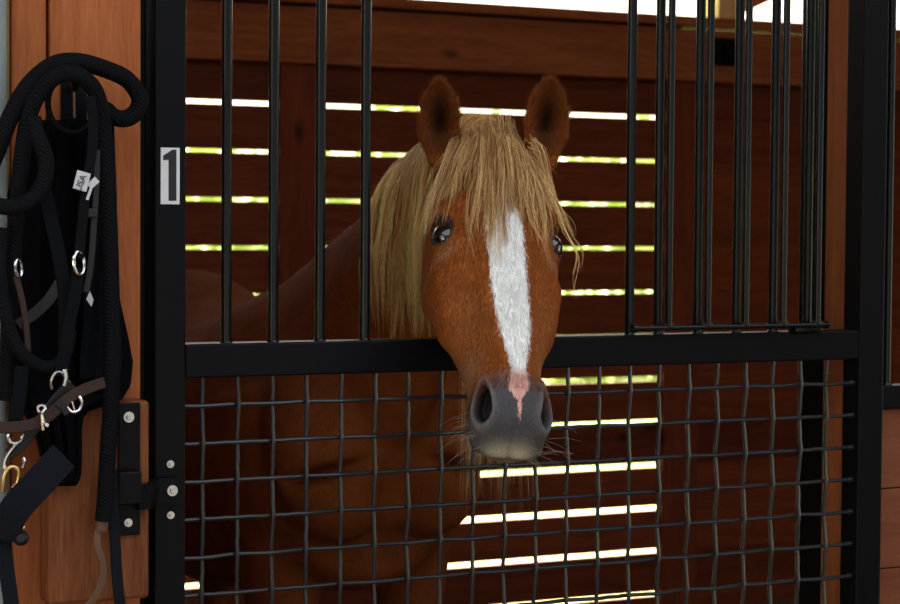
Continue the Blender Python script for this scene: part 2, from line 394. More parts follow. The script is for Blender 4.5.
b = MB(); b.sweep([(k1.x - .004, yblk - .015, (s0.z + s1.z) / 2), (k1.x + .012, yblk - 0.012, (s0.z + s1.z) / 2), (-0.074, -0.016, (s0.z + s1.z) / 2), (-0.066, -0.0085, (s0.z + s1.z) / 2), (s1.x, -0.0085, (s0.z + s1.z) / 2)],
        [(-(s0.z - s1.z) / 2, -.0035), ((s0.z - s1.z) / 2, -.0035), ((s0.z - s1.z) / 2, .0035), (-(s0.z - s1.z) / 2, .0035)], side=(0, 1, 0)); b.build('strap', M['steel'], hin)
for (px, py, Y, r) in ((128.5, 417, yblk - .006, .0075), (128, 522.5, yblk - .006, .0058), (172, 490.5, -.012, .0078), (170, 464, -.0002, .0055), (170.3, 515, -.0002, .0055)):
    q = U(px, py, Y); bolt(q.x, Y, q.z, r, hin)
b = MB(); q0, q1 = U(48.5, 404, yblk), U(149.5, 598, yblk)
b.box(q0.x, q1.x, yblk, -0.0008, q1.z, q0.z, 0.005); b.build('mounting_block', M['blockw'], label='orange stained wooden block carrying the black hinge plate', cat='wood block')

# ================================================================== RIGHT FRONT PANEL
pan = empty('stall_front_panel', (1.23, 0.02, 0.3), label='fixed stall front panel of wooden planks below black bars, right of the door', cat='stall panel')
xs = 1.199
b = MB(); b.box(xs, 2.4, 0.005, 0.045, 1.126, 1.164, 0.002); b.build('rail', M['steel'], pan)
b = MB(); z = 1.124
for k in range(8): b.box(xs, 2.4, 0.016, 0.045, max(0.02, z - 0.1335), z, 0.0015); z -= 0.1355
b.build('planks', M['plankw'], pan)
for px in (889.5, 925, 960, 995):
    x = U(px, 170, 0.025).x
    b = MB(); b.cyl((x, .025, 1.163), (x, .025, 2.25), 0.0075, 16); b.tube([(x, .025, 1.163), (x, .025, 1.168)], 0.011, 12, scales=[1, .8]); b.build('bar', M['steel2'], pan, smooth=True)
b = MB(); b.box(xs, 2.4, 0.005, 0.045, 2.2, 2.25, 0.002); b.build('rail', M['steel'], pan)
# latch plate on the back wall beam
q = U(724, 52, YB - .08)
b = MB(); b.box(q.x - .05, q.x + .05, YB - .10, YB - .079, q.z - .05, q.z + .05, .004); b.cyl((q.x, YB - .10, q.z), (q.x, YB - .125, q.z), .022, 16)
b.build('wall_bracket', M['steel'], smooth=True, label='small dark metal bracket on the beam of the back wall', cat='bracket')

# ================================================================== OUTSIDE
def hedge(name, x0, x1, y, h, label, seed, cat='hedge'):
    r = np.random.default_rng(seed); n = 12000
    P = np.stack([r.uniform(x0, x1, n), y + r.normal(0, .45, n), r.uniform(-0.02, 1, n) * h], 1)
    P[:, 2] *= 0.8 + 0.25 * np.sin(P[:, 0] * 1.3 + seed) * np.sin(P[:, 0] * .47)
    a = r.normal(size=(n, 3)); a /= np.linalg.norm(a, axis=1)[:, None]; c = np.cross(a, r.normal(size=(n, 3))); c /= np.linalg.norm(c, axis=1)[:, None]
    sz = r.uniform(.05, .11, n)[:, None]
    V = np.stack([P - a * sz * 1.4, P + c * sz * .7, P + a * sz * 1.4, P - c * sz * .7], 1).reshape(-1, 3)
    me = bpy.data.meshes.new(name); me.vertices.add(4 * n); me.vertices.foreach_set('co', V.ravel())
    me.loops.add(4 * n); me.loops.foreach_set('vertex_index', np.arange(4 * n)); me.polygons.add(n)
    me.polygons.foreach_set('loop_start', np.arange(n) * 4); me.update(calc_edges=True)
    link(name, me, M['leaf'], label=label, cat=cat)
hedge('hedge', 2, 22, 13.5, 3.15, 'sunlit green hedge seen through the gaps of the back wall', 4)

# ================================================================== HORSE
def unit(v): v = np.array(v, float); return v / np.linalg.norm(v)
# head frame: s runs down the face from the poll, n out of the face, l towards the screen right (metres)
G_ = 0.9735
HF = np.array(CAM) + (np.array([0.480, 0.006, 1.444]) - np.array(CAM)) * G_; HN = np.array(CAM) + (np.array([0.394, -0.213, 1.187]) - np.array(CAM)) * G_
ES = unit(HN - HF); FD = unit([-0.385, -0.923, 0.0]); EN = unit(FD - ES * FD.dot(ES)); EL = unit(np.cross(ES, EN))
if EL[0] < 0: EL = -EL
TW = math.radians(10); EN, EL = unit(EN * math.cos(TW) + EL * math.sin(TW)), unit(EL * math.cos(TW) - EN * math.sin(TW))
SS = 0.93
HO = HF - (ES * 0.13 * SS + EN * 0.006) * G_
def H2W(s, l, n): return HO + (ES * (np.asarray(s)[..., None] * SS) + EL * np.asarray(l)[..., None] + EN * np.asarray(n)[..., None]) * G_
def W2H(P): q = (P - HO) / G_; return (q @ ES) / SS, q @ EL, q @ EN
def cr_interp(keys, vals, x):
    """smooth (Catmull-Rom) interpolation of rows of vals at keys"""
    keys = np.asarray(keys, float); vals = np.asarray(vals, float); out = []
    m = np.gradient(vals, keys, axis=0)
    for q in x:
        i = int(np.clip(np.searchsorted(keys, q) - 1, 0, len(keys) - 2)); h = keys[i + 1] - keys[i]; t = (q - keys[i]) / h
        out.append((2 * t**3 - 3 * t**2 + 1) * vals[i] + (t**3 - 2 * t**2 + t) * h * m[i] + (-2 * t**3 + 3 * t**2) * vals[i + 1] + (t**3 - t**2) * h * m[i + 1])
    return np.array(out)
# half sections of the head: s, then six (l, n) pairs from the face midline round to the jaw midline, in cm
HS = [
 (-9,  (0,-7),   (2.2,-7.2), (3.8,-8.6), (4.6,-11.5),(3.8,-15),  (0,-17)),
 (-5,  (0,-2.2), (3.6,-2.6), (6.8,-4.6), (7.4,-10),  (5.4,-16),  (0,-19)),
 (0,   (0,-.4),  (4.4,-.7),  (8.2,-2.8), (8.4,-9),   (6.2,-17),  (0,-21)),
 (6,   (0,.6),   (4.8,.2),   (8.8,-2.6), (9.2,-8.5), (7.2,-18.5),(0,-22.5)),
 (11,  (0,1.0),  (5.2,.6),   (9.3,-2.3), (9.9,-7.2), (7.8,-19),  (0,-22.5)),
 (15,  (0,.9),   (5.1,.3),   (9.1,-2.9), (10.0,-7.2),(8.0,-18.6),(0,-21.8)),
 (19,  (0,.6),   (4.7,-.2),  (8.5,-3.7), (9.8,-8),  (8.0,-17.6),(0,-20.6)),
 (24,  (0,.3),   (4.2,-.5),  (7.9,-3.9), (9.7,-8.5), (7.6,-14.2),(0,-16.6)),
 (29,  (0,.1),   (3.5,-.6),  (6.6,-3.9), (8.9,-8.6), (6.8,-13.0),(0,-15.4)),
 (34,  (0,0),    (3.0,-.6),  (5.3,-3.6), (7.2,-8.0), (5.4,-12.2),(0,-14.4)),
 (39,  (0,-.1),  (2.7,-.7),  (4.5,-3.4), (5.6,-7.0), (4.6,-11),  (0,-13)),
 (43,  (0,-.3),  (2.8,-.9),  (4.5,-3.3), (5.1,-6.6), (4.3,-10.4),(0,-12)),
 (47,  (0,-.5),  (3.3,-1.1), (5.2,-3.3), (5.5,-6.4), (4.6,-10.3),(0,-12)),
 (50,  (0,-1.1), (3.6,-1.7), (5.6,-3.9), (5.7,-6.8), (4.8,-9.4),(0,-10.8)),
 (52.2,(0,-2.4), (3.4,-3.0), (5.0,-4.9), (5.2,-7.3), (4.4,-9.3),(0,-10.5)),
 (53.9,(0,-4.2), (2.8,-4.6), (4.2,-6.1), (4.4,-7.9), (3.7,-9.2),(0,-10.0)),
 (55.0,(0,-6.2), (1.7,-6.4), (2.7,-7.1), (2.8,-7.9), (2.3,-8.8),(0,-9.3)),
]
hk = [h[0] for h in HS]; hv = np.array([[c for p in h[1:] for c in p] for h in HS], float)
def loft_mesh(bm, rings, cap=True):
    R = [[bm.verts.new(Vector(p)) for p in r] for r in rings]
    for a, b_ in zip(R[:-1], R[1:]):
        n = len(a)
        for i in range(n): bm.faces.new((a[i], a[(i + 1) % n], b_[(i + 1) % n], b_[i]))
    if cap: bm.faces.new(R[0][::-1]); bm.faces.new(R[-1])
def half_ring(row, n=13):
    """closed ring from six half points, smooth through the mirrored loop"""
    P = row.reshape(6, 2); loop = np.concatenate([P, (P[1:5] * [-1, 1])[::-1]])
    return np.array([[v.x, v.y] for v in spline([(q[0], q[1], 0) for q in loop], 44, closed=True)])
hb = bmesh.new()
sq = np.linspace(-9, 55.0, 90); rows_ = cr_interp(hk, hv, sq); rings = []
for s_, row in zip(sq, rows_):
    r = half_ring(row) / 100.0
    rings.append(H2W(np.full(len(r), s_ / 100), r[:, 0], r[:, 1]))
loft_mesh(hb, rings)
# ---- neck, trunk and legs as tapered lofts through elliptical sections: (centre, tangent, lateral, vertical half-sizes)
def ell_loft(bm, secs, lat=(1, 0, 0), seg=36, steps=50, egg=0.0):
    ks = np.arange(len(secs)); V = np.array([[*c, a, b_] for c, a, b_ in secs], float)
    Q = cr_interp(ks, V, np.linspace(0, len(secs) - 1, steps)); rings = []
    L = unit(lat)
    for i in range(steps):
        t = unit(Q[min(i + 1, steps - 1), :3] - Q[max(i - 1, 0), :3]); l_ = unit(L - t * L.dot(t)); u_ = np.cross(t, l_)
        if u_[2] < 0 and abs(u_[2]) > .2: u_ = -u_
        th = np.linspace(0, 2 * np.pi, seg, endpoint=False)
        cu = np.sin(th); wl = 1 - egg * np.clip(cu, 0, 1) ** 1.5
        rings.append(Q[i, :3] + np.outer(np.cos(th) * wl * Q[i, 3], l_) + np.outer(cu * Q[i, 4], u_))
    loft_mesh(bm, rings)
ell_loft(hb, [((.495, .05, 1.51), .050, .080), ((.512, .15, 1.490), .066, .105), ((.515, .27, 1.43), .074, .135), ((.510, .42, 1.335), .088, .170), ((.510, .58, 1.215), .125, .230), ((.51, .74, 1.11), .175, .265), ((.51, .92, 1.05), .20, .25)], egg=0.45)
ell_loft(hb, [((.50, .45, .99), .06, .08), ((.50, .50, 1.0), .15, .17), ((.50, .60, 1.00), .215, .235), ((.51, .82, 1.03), .25, .29), ((.53, 1.1, .975), .275, .285), ((.56, 1.42, .94), .295, .285), ((.60, 1.72, .975), .29, .285), ((.65, 2.0, 1.045), .275, .275), ((.68, 2.24, 1.03), .20, .22), ((.70, 2.36, 1.0), .09, .12)], seg=48, steps=70, egg=0.12)
for sx in (-1, 1):   # breast muscles
    ell_loft(hb, [((.505 + sx * .04, .50, .90), .03, .04), ((.505 + sx * .085, .500, .95), .085, .085), ((.505 + sx * .105, .515, 1.03), .10, .095), ((.505 + sx * .10, .58, 1.12), .09, .09), ((.50 + sx * .09, .68, 1.2), .05, .05)], steps=24)
def leg(bm, pts): ell_loft(bm, pts, steps=60, seg=24)
for sx in (-1, 1):
    X0 = .505 + sx * .125
    leg(hb, [((X0 + sx * .02, .72, 1.12), .09, .15), ((X0 + sx * .01, .68, .95), .085, .13), ((X0, .66, .78), .068, .09), ((X0, .655, .60), .050, .058), ((X0, .65, .47), .045, .047), ((X0, .655, .40), .034, .036), ((X0, .66, .25), .028, .030), ((X0, .655, .17), .036, .038), ((X0, .63, .11), .034, .034), ((X0, .60, .07), .050, .052), ((X0, .59, .002), .060, .066)])
    X1 = .66 + sx * .135
    leg(hb, [((X1, 2.02, 1.10), .12, .22), ((X1, 1.98, .92), .12, .20), ((X1, 1.97, .76), .09, .13), ((X1, 2.10, .60), .058, .075), ((X1, 2.20, .50), .042, .055), ((X1, 2.19, .40), .033, .040), ((X1, 2.15, .25), .030, .032), ((X1, 2.13, .17), .038, .040), ((X1, 2.10, .11), .034, .036), ((X1, 2.06, .07), .050, .054), ((X1, 2.05, .002), .060, .068)])
# ---- ears: leaf-shaped cups
def ear(bm, base, tip, wide, face, lean):
    base, tip = np.array(base), np.array(tip); ax = tip - base; Lh = np.linalg.norm(ax); ax /= Lh
    fc = unit(np.array(face) - ax * np.dot(face, ax)); sd = np.cross(ax, fc); rings = []
    hs = np.array([-.30, 0, .10, .25, .42, .60, .76, .88, .96, 1.0]); ws = np.array([.50, .74, .86, .96, 1.0, .92, .72, .48, .26, .10])
    ds = np.array([.5, .6, .78, .85, .8, .66, .5, .32, .2, .1]); q = np.linspace(-.26, 1.0, 40)
    W = cr_interp(hs, np.stack([ws, ds], 1), q)
    for h, (w_, d_) in zip(q, W):
        hw = w_ * wide / 2; dp = d_ * wide * .55; th = np.linspace(-np.pi * .5, np.pi * .5, 13)
        cav = np.clip((h + .12) / .3, 0, 1) * np.clip((1.0 - h) / .12, 0, 1)
        out = [(-math.sin(a) * hw * -1, -math.cos(a) * dp) for a in th]                       # back
        tk = 0.0055
        inn = [(math.sin(a) * max(hw - tk * .4, hw * .5), -(math.cos(a) * max(dp - tk, 0.0005)) * cav + (1 - cav) * math.cos(a) * dp * .35 + .0015) for a in th[::-1]]
        pr = out + inn[1:-1]
        c = base + ax * h * Lh + sd * lean * Lh * (h * h) + fc * (.010 * math.sin(np.pi * np.clip(h, 0, 1)))
        rings.append(np.array([c + sd * a + fc * b_ for a, b_ in pr]))
    loft_mesh(bm, rings)
def at_depth(px, py, Z):
    d = fw + (r2 * (px - 450) - u2 * (py - 302)) / F_PX
    return np.array(CAM + d * Z)
EARL = (at_depth(440, 148, 3.055), at_depth(439, 80, 3.045)); EARR = (at_depth(546, 149, 3.02), at_depth(550, 78, 3.01))
tocam = unit(np.array(CAM) - EARL[0])
ear(hb, *EARL, 0.068, tocam + EL * -.10, 0.0)
ear(hb, *EARR, 0.067, tocam + EL * .15, 0.0)
bmesh.ops.recalc_face_normals(hb, faces=hb.faces[:])
me0 = bpy.data.meshes.new('horse_raw'); hb.to_mesh(me0); hb.free()
ob0 = bpy.data.objects.new('horse_raw', me0); COL.objects.link(ob0)
md = ob0.modifiers.new('r', 'REMESH'); md.mode = 'VOXEL'; md.voxel_size = 0.0042
sm = ob0.modifiers.new('s', 'SMOOTH'); sm.factor = 0.5; sm.iterations = 5
dg = bpy.context.evaluated_depsgraph_get(); dg.update()
me1 = bpy.data.meshes.new_from_object(ob0.evaluated_get(dg))
bpy.data.objects.remove(ob0); bpy.data.meshes.remove(me0)
# refine the head, smooth the joins
bm = bmesh.new(); bm.from_mesh(me1); bpy.data.meshes.remove(me1)
isl = {}
co_ = np.array([v.co[:] for v in bm.verts]); s_, l_, n_ = W2H(co_)
headmask = (s_ > -.24) & (n_ > -.24) & (n_ < .12) & (co_[:, 1] < .14)
bm.verts.ensure_lookup_table()
# extra smoothing where neck, trunk and legs meet
body = [v for v, h in zip(bm.verts, headmask) if not h]
for _ in range(75): bmesh.ops.smooth_vert(bm, verts=body, factor=0.5, use_axis_x=True, use_axis_y=True, use_axis_z=True)
hv_ = set(v for v, h in zip(bm.verts, headmask) if h)
ed = [e for e in bm.edges if e.verts[0] in hv_ and e.verts[1] in hv_]
bmesh.ops.subdivide_edges(bm, edges=ed, cuts=1, use_grid_fill=True)
me = bpy.data.meshes.new('horse'); bm.to_mesh(me); bm.free()
nv = len(me.vertices); P = np.empty(nv * 3, np.float32); me.vertices.foreach_get('co', P); P = P.reshape(-1, 3).astype(float)
def normals(me_):
    me_.update(); a = np.empty(len(me_.vertices) * 3, np.float32); me_.vertex_normals.foreach_get('vector', a); return a.reshape(-1, 3).astype(float)
eg = np.empty(len(me.edges) * 2, np.int32); me.edges.foreach_get('vertices', eg); eg = eg.reshape(-1, 2)
deg = np.bincount(eg.ravel(), minlength=nv)[:, None].astype(float)
def lap(P, mask, it, f=0.5):
    mk = mask[:, None].astype(float) if mask.ndim == 1 else mask
    for _ in range(it):
        A = np.zeros_like(P); np.add.at(A, eg[:, 0], P[eg[:, 1]]); np.add.at(A, eg[:, 1], P[eg[:, 0]])
        P = P + (A / deg - P) * f * mk
    return P
s_, l_, n_ = W2H(P)
head = (s_ > -.10) & (n_ > -.26) & (P[:, 1] < .15) & (P[:, 2] < 1.60)
P = lap(P, head, 4)
earv = np.zeros(nv, bool)
for eb, et in (EARL, EARR):
    ax = unit(et - eb); q = P - eb; hh = (q @ ax) / np.linalg.norm(et - eb); earv |= (hh > -.1) & (hh < 1.3) & (np.linalg.norm(q - np.outer(q @ ax, ax), axis=1) < .05)
P = lap(P, earv, 7)
def gs(x, w_): return np.exp(-(x / w_) ** 2)
def sst(x): x = np.clip(x, 0, 1); return x * x * (3 - 2 * x)
me.vertices.foreach_set('co', P.astype(np.float32).ravel()); Nn = normals(me)
s_, l_, n_ = W2H(P); al = np.abs(l_); inhead = head & (s_ > -.05)
D = np.zeros(nv)
# brow ridge, temple hollow, facial crest, cheek muscle, jaw groove, nasal bone edges
D += .0070 * gs(s_ - .104, .018) * gs(al - .078, .022) * gs(n_ + .012, .03)
D -= .0075 * gs(s_ - .060, .018) * gs(al - .066, .018) * gs(n_ + .012, .03)
crest_l = .094 - (s_ - .20) * .17
D += .0068 * gs(al - crest_l, .009) * sst((s_ - .19) / .04) * sst((.345 - s_) / .05) * (n_ > -.12)
D -= .0055 * gs(n_ + .118 , .012) * gs(s_ - .30, .05) * (al > .05)
D -= .0062 * gs(al - .052, .014) * gs(s_ - .27, .07) * (n_ > -.09)
D += .0055 * gs(n_ + .15, .035) * gs(s_ - .20, .06) * (al > .05)
D -= .0042 * gs(al - .034, .010) * gs(s_ - .42, .035) * (n_ > -.06)
# mouth: the line between the lips and its corner, the chin below
mline = -.0885 - (.54 - s_) * .30
D -= .0055 * gs(n_ - mline, .0040) * sst((s_ - .465) / .02)
D += .0030 * gs(n_ - mline - .011, .008) * sst((s_ - .48) / .02)
D -= .0024 * gs(l_, .0045) * sst((s_ - .515) / .02) * (n_ > -.080) * (n_ < -.02)
for wr in range(3): D -= .0012 * gs(s_ - (.495 + .013 * wr), .0030) * gs(n_ + .066, .012) * (al > .03)
D[~inhead] = 0
P = P + Nn * D[:, None]
# nostrils: comma-shaped hollows with a raised inner rim
NOS = []
for sg in (-1, 1):
    c = H2W(np.array(.488), np.array(sg * .0405), np.array(-.0300)); nr = unit(EN * .74 + EL * sg * .62 + ES * .22)
    a1 = unit(ES * 1.0 - EN * .52 + EL * sg * -.10); a1 = unit(a1 - nr * a1.dot(nr)); a2 = np.cross(nr, a1)
    if a2.dot(EL * sg) < 0: a2 = -a2            # a2 points outwards/back
    NOS.append((c, nr, a1, a2, sg))
nosmask = np.zeros(nv); rimmask = np.zeros(nv)
for c, nr, a1, a2, sg in NOS:
    q = P - c; u_ = q @ a1; v_ = q @ a2; dd_ = q @ nr; near = (np.abs(dd_) < .045) & inhead & (l_ * sg > 0)
    vc = v_ - 3.5 * (u_ - .006) ** 2 * 1.0 + .0
    hw = .0140 * (1 - .25 * np.clip(-u_ / .02, -1, 1))
    e = np.sqrt((u_ / .0300) ** 2 + (vc / hw) ** 2)
    hole = sst((1.12 - e) / .45) * near; rim = np.exp(-((e - 1.28) / .26) ** 2) * near
    P = P - nr * (hole * .022)[:, None] + nr * (rim * (.0044 + .0022 * (v_ < 0)))[:, None]
    # the flesh fold running along the inner side
    P = P + nr * (.0045 * gs(v_ + .021, .007) * gs(u_ + .004, .026) * near)[:, None]
    nosmask = np.maximum(nosmask, hole); rimmask = np.maximum(rimmask, rim)
# eyes: sockets and lids shaped round the eyeballs
EYES = []; lid = np.zeros(nv); RE = .0245
for sg, px, py in ((-1, 439.5, 233.5), (1, 560.5, 233.0)):
    nr = unit(EL * sg * .74 + EN * .66 - ES * .12)
    # surface point under the pixel guess, then a ball just proud of it
    sc, lc, nc = ((.146, -.0840, -.0330) if sg < 0 else (.142, .0890, -.0360))
    c = H2W(np.array(sc), np.array(lc), np.array(nc))
    q = P - c; dist = np.linalg.norm(q - np.outer(q @ nr, nr), axis=1); cand = (dist < .012) & inhead & (np.abs(q @ nr) < .04)
    hgt = np.median((P[cand] - c) @ nr); ball = c + nr * (hgt - RE + .0040)
    a1 = unit(ES * .86 + EN * .50 - EL * sg * .0); a1 = unit(a1 - nr * a1.dot(nr)); a2 = np.cross(nr, a1)
    EYES.append((ball, nr, a1, a2, sg))
    q = P - ball; rr_ = np.linalg.norm(q, axis=1); side_ = q @ nr; u_ = q @ a1; v_ = q @ a2
    alm = np.abs(v_) / (.0148 * np.clip(1 - (np.abs(u_) / .0235) ** 2, .001, 1)); alm = np.where(np.abs(u_) > .0230, 9, alm)
    near = (side_ > .002) & (np.sqrt(u_ ** 2 + v_ ** 2) < .039) & inhead
    op = sst((1.22 - alm) / .32) * near
    lidv = sst((.039 - np.sqrt(u_ ** 2 + v_ ** 2)) / .014) * near
    brow = .0016 * gs(np.sqrt(u_ ** 2 + v_ ** 2) - .028, .005)
    tgt = (RE + .0026 + brow) * (1 - op) + (RE - .0045) * op
    k_ = np.maximum(lidv, op)
    P = P + (q / rr_[:, None]) * ((tgt - rr_) * k_)[:, None]
    upv = -(q @ ES)
    lid = np.maximum(lid, sst((.0285 + .006 * np.clip(upv / .02, -.6, 1) - np.sqrt((u_ * .92) ** 2 + (v_ * 1.05) ** 2)) / .006) * near)
P = lap(P, (lid > .02) | (nosmask > .02) | (rimmask > .05), 1, .35)
me.vertices.foreach_set('co', P.astype(np.float32).ravel()); Nn = normals(me)
s_, l_, n_ = W2H(P); al = np.abs(l_); inhead = head & (s_ > -.06)
# ---- coat colours, with the trunk's shade put into them
def lerp(a, b_, t): return a + (b_ - a) * np.clip(t, 0, 1)[:, None]
C_ = np.tile(np.array([.300, .086, .021]), (nv, 1))
C_ = lerp(C_, np.array([.145, .040, .013]), sst((P[:, 1] - .2) / .3) * .85)            # neck and trunk darkened: stall shade put into the coat
C_ = lerp(C_, np.array([.40, .15, .055]), gs(s_ - .33, .07) * gs(al - .055, .03) * inhead * .45)
C_ = lerp(C_, np.array([.42, .22, .11]), gs(s_ - .405, .030) * gs(al - .048, .016) * gs(n_ + .07, .035) * inhead * .85)
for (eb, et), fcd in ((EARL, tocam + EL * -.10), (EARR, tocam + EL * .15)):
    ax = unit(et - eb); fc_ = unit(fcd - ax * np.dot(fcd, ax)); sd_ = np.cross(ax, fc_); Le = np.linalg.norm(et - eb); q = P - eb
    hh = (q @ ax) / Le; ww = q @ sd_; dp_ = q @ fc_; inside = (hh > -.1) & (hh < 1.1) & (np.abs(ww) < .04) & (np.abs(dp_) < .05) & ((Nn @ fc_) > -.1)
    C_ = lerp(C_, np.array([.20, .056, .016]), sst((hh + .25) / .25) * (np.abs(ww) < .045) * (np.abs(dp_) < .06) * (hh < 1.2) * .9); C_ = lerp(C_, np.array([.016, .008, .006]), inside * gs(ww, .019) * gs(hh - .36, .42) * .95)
muz = sst((s_ - (.424 + .35 * np.clip(al - .02, 0, .05))) / .065) * inhead
C_ = lerp(C_, np.array([.060, .057, .066]), muz)
C_ = lerp(C_, np.array([.17, .15, .155]), muz * gs(s_ - .450, .016) * .6)
C_ = lerp(C_, np.array([.46, .40, .29]), gs(n_ + .072, .019) * gs(al - .012, .021) * (s_ > .49) * inhead * .95)     # pale upper lip
C_ = lerp(C_, np.array([.22, .20, .17]), gs(n_ + .10, .01) * sst((s_ - .50) / .03) * inhead * .3)
C_ = lerp(C_, np.array([.018, .016, .020]), lid * .92)
C_ = lerp(C_, np.array([.36, .20, .11]), gs(s_ - .186, .010) * gs(al - .084, .018) * inhead * .55)
C_ = lerp(C_, np.array([.010, .009, .011]), nosmask * 1.4)
C_ = lerp(C_, np.array([.26, .23, .23]), rimmask * (1 - np.clip(nosmask * 2, 0, 1)) * .35)
C_ = lerp(C_, np.array([.05, .04, .045]), gs(n_ - mline[:] , .0035) * sst((s_ - .48) / .02) * inhead * .8 if len(mline) == nv else 0)
# blaze distance (negative inside) : centre line and half width along the face
bk = np.array([.02, .06, .10, .14, .20, .25, .30, .35, .39, .41, .438, .455, .474, .487, .494, .515, .54])
bw = np.array([-.01, .006, .021, .0285, .0285, .0275, .0265, .0245, .0190, .0155, .0118, .0135, .0158, .0090, .0040, .0022, -.006])
bc = np.array([.0, .0, -.001, -.001, .001, .002, .003, .0045, .005, .005, .005, .004, .003, .003, .004, .005, .006])
blz = np.interp(s_, bk, bw) - np.abs(l_ - np.interp(s_, bk, bc)); blz = np.where(inhead & (n_ > -.10), blz, -.05)
pink = sst((s_ - .432) / .022)
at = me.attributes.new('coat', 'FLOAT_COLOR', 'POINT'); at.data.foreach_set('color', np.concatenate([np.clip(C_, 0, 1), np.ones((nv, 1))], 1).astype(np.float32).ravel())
at = me.attributes.new('blaze', 'FLOAT', 'POINT'); at.data.foreach_set('value', blz.astype(np.float32))
at = me.attributes.new('pink', 'FLOAT', 'POINT'); at.data.foreach_set('value', pink.astype(np.float32))
skin = np.clip(muz * sst((s_ - .455) / .03) + nosmask + lid, 0, 1)
at = me.attributes.new('skin', 'FLOAT', 'POINT'); at.data.foreach_set('value', skin.astype(np.float32))
at = me.attributes.new('hcoord', 'FLOAT_VECTOR', 'POINT'); at.data.foreach_set('vector', np.stack([s_, l_, n_], 1).astype(np.float32).ravel())
def coat_mat():
    m, t, p = newmat('chestnut_coat')
    A = lambda nm: N(t, 'ShaderNodeAttribute', attribute_name=nm)
    hc = A('hcoord'); mp = N(t, 'ShaderNodeMapping'); mp.inputs['Scale'].default_value = (55, 420, 420); t.links.new(hc.outputs['Vector'], mp.inputs[0])
    f1 = N(t, 'ShaderNodeTexNoise'); f1.inputs['Scale'].default_value = 1.0; f1.inputs['Detail'].default_value = 4; t.links.new(mp.outputs[0], f1.inputs[0])
    f2 = N(t, 'ShaderNodeTexNoise'); f2.inputs['Scale'].default_value = 22; f2.inputs['Detail'].default_value = 3; t.links.new(hc.outputs['Vector'], f2.inputs[0])
    mr = N(t, 'ShaderNodeMapRange'); mr.inputs['From Min'].default_value = .3; mr.inputs['From Max'].default_value = .7; mr.inputs['To Min'].default_value = .80; mr.inputs['To Max'].default_value = 1.2
    t.links.new(f1.outputs[0], mr.inputs[0])
    m2 = N(t, 'ShaderNodeMapRange'); m2.inputs['From Min'].default_value = .3; m2.inputs['From Max'].default_value = .7; m2.inputs['To Min'].default_value = .84; m2.inputs['To Max'].default_value = 1.16
    t.links.new(f2.outputs[0], m2.inputs[0])
    mm = N(t, 'ShaderNodeMath', operation='MULTIPLY'); t.links.new(mr.outputs[0], mm.inputs[0]); t.links.new(m2.outputs[0], mm.inputs[1])
    # ragged blaze edge
    mb = N(t, 'ShaderNodeMapping'); mb.inputs['Scale'].default_value = (60, 330, 330); t.links.new(hc.outputs['Vector'], mb.inputs[0])
    nb = N(t, 'ShaderNodeTexNoise'); nb.inputs['Scale'].default_value = 1.0; nb.inputs['Detail'].default_value = 3; t.links.new(mb.outputs[0], nb.inputs[0])
    s1 = N(t, 'ShaderNodeMath', operation='SUBTRACT'); t.links.new(nb.outputs[0], s1.inputs[0]); s1.inputs[1].default_value = .5
    s2 = N(t, 'ShaderNodeMath', operation='MULTIPLY_ADD'); t.links.new(s1.outputs[0], s2.inputs[0]); s2.inputs[1].default_value = .014; t.links.new(A('blaze').outputs['Fac'], s2.inputs[2])
    bm_ = N(t, 'ShaderNodeMapRange'); bm_.inputs['From Min'].default_value = -.0012; bm_.inputs['From Max'].default_value = .0016; t.links.new(s2.outputs[0], bm_.inputs[0])
    wc = N(t, 'ShaderNodeMixRGB'); wc.inputs[1].default_value = (.90, .89, .88, 1); wc.inputs[2].default_value = (.66, .36, .31, 1); t.links.new(A('pink').outputs['Fac'], wc.inputs[0])
    cm = N(t, 'ShaderNodeMixRGB'); t.links.new(bm_.outputs[0], cm.inputs[0]); t.links.new(A('coat').outputs['Color'], cm.inputs[1]); t.links.new(wc.outputs[0], cm.inputs[2])
    fin = N(t, 'ShaderNodeMixRGB', blend_type='MULTIPLY'); fin.inputs[0].default_value = 1; t.links.new(cm.outputs[0], fin.inputs[1]); t.links.new(mm.outputs[0], fin.inputs[2])
    t.links.new(fin.outputs[0], p.inputs['Base Color'])
    ro = N(t, 'ShaderNodeMapRange'); ro.inputs['To Min'].default_value = .72; ro.inputs['To Max'].default_value = .5; t.links.new(A('skin').outputs['Fac'], ro.inputs[0]); t.links.new(ro.outputs[0], p.inputs['Roughness'])
    spm = N(t, 'ShaderNodeMapRange'); spm.inputs['To Min'].default_value = .010; spm.inputs['To Max'].default_value = .15; t.links.new(A('skin').outputs['Fac'], spm.inputs[0]); t.links.new(spm.outputs[0], p.inputs['Specular IOR Level'])
    p.inputs['Sheen Weight'].default_value = .0; p.inputs['Sheen Roughness'].default_value = .4; p.inputs['Sheen Tint'].default_value = (1, .7, .45, 1)
    b = N(t, 'ShaderNodeBump'); b.inputs['Distance'].default_value = .0012
    bs = N(t, 'ShaderNodeMapRange'); bs.inputs['To Min'].default_value = .5; bs.inputs['To Max'].default_value = .22; t.links.new(A('skin').outputs['Fac'], bs.inputs[0]); t.links.new(bs.outputs[0], b.inputs['Strength'])
    t.links.new(f1.outputs[0], b.inputs['Height']); t.links.new(b.outputs[0], p.inputs['Normal'])
    return m
horse = link('horse', me, coat_mat(), smooth=True, label='chestnut horse with a white blaze looking out over the stall door', cat='horse')
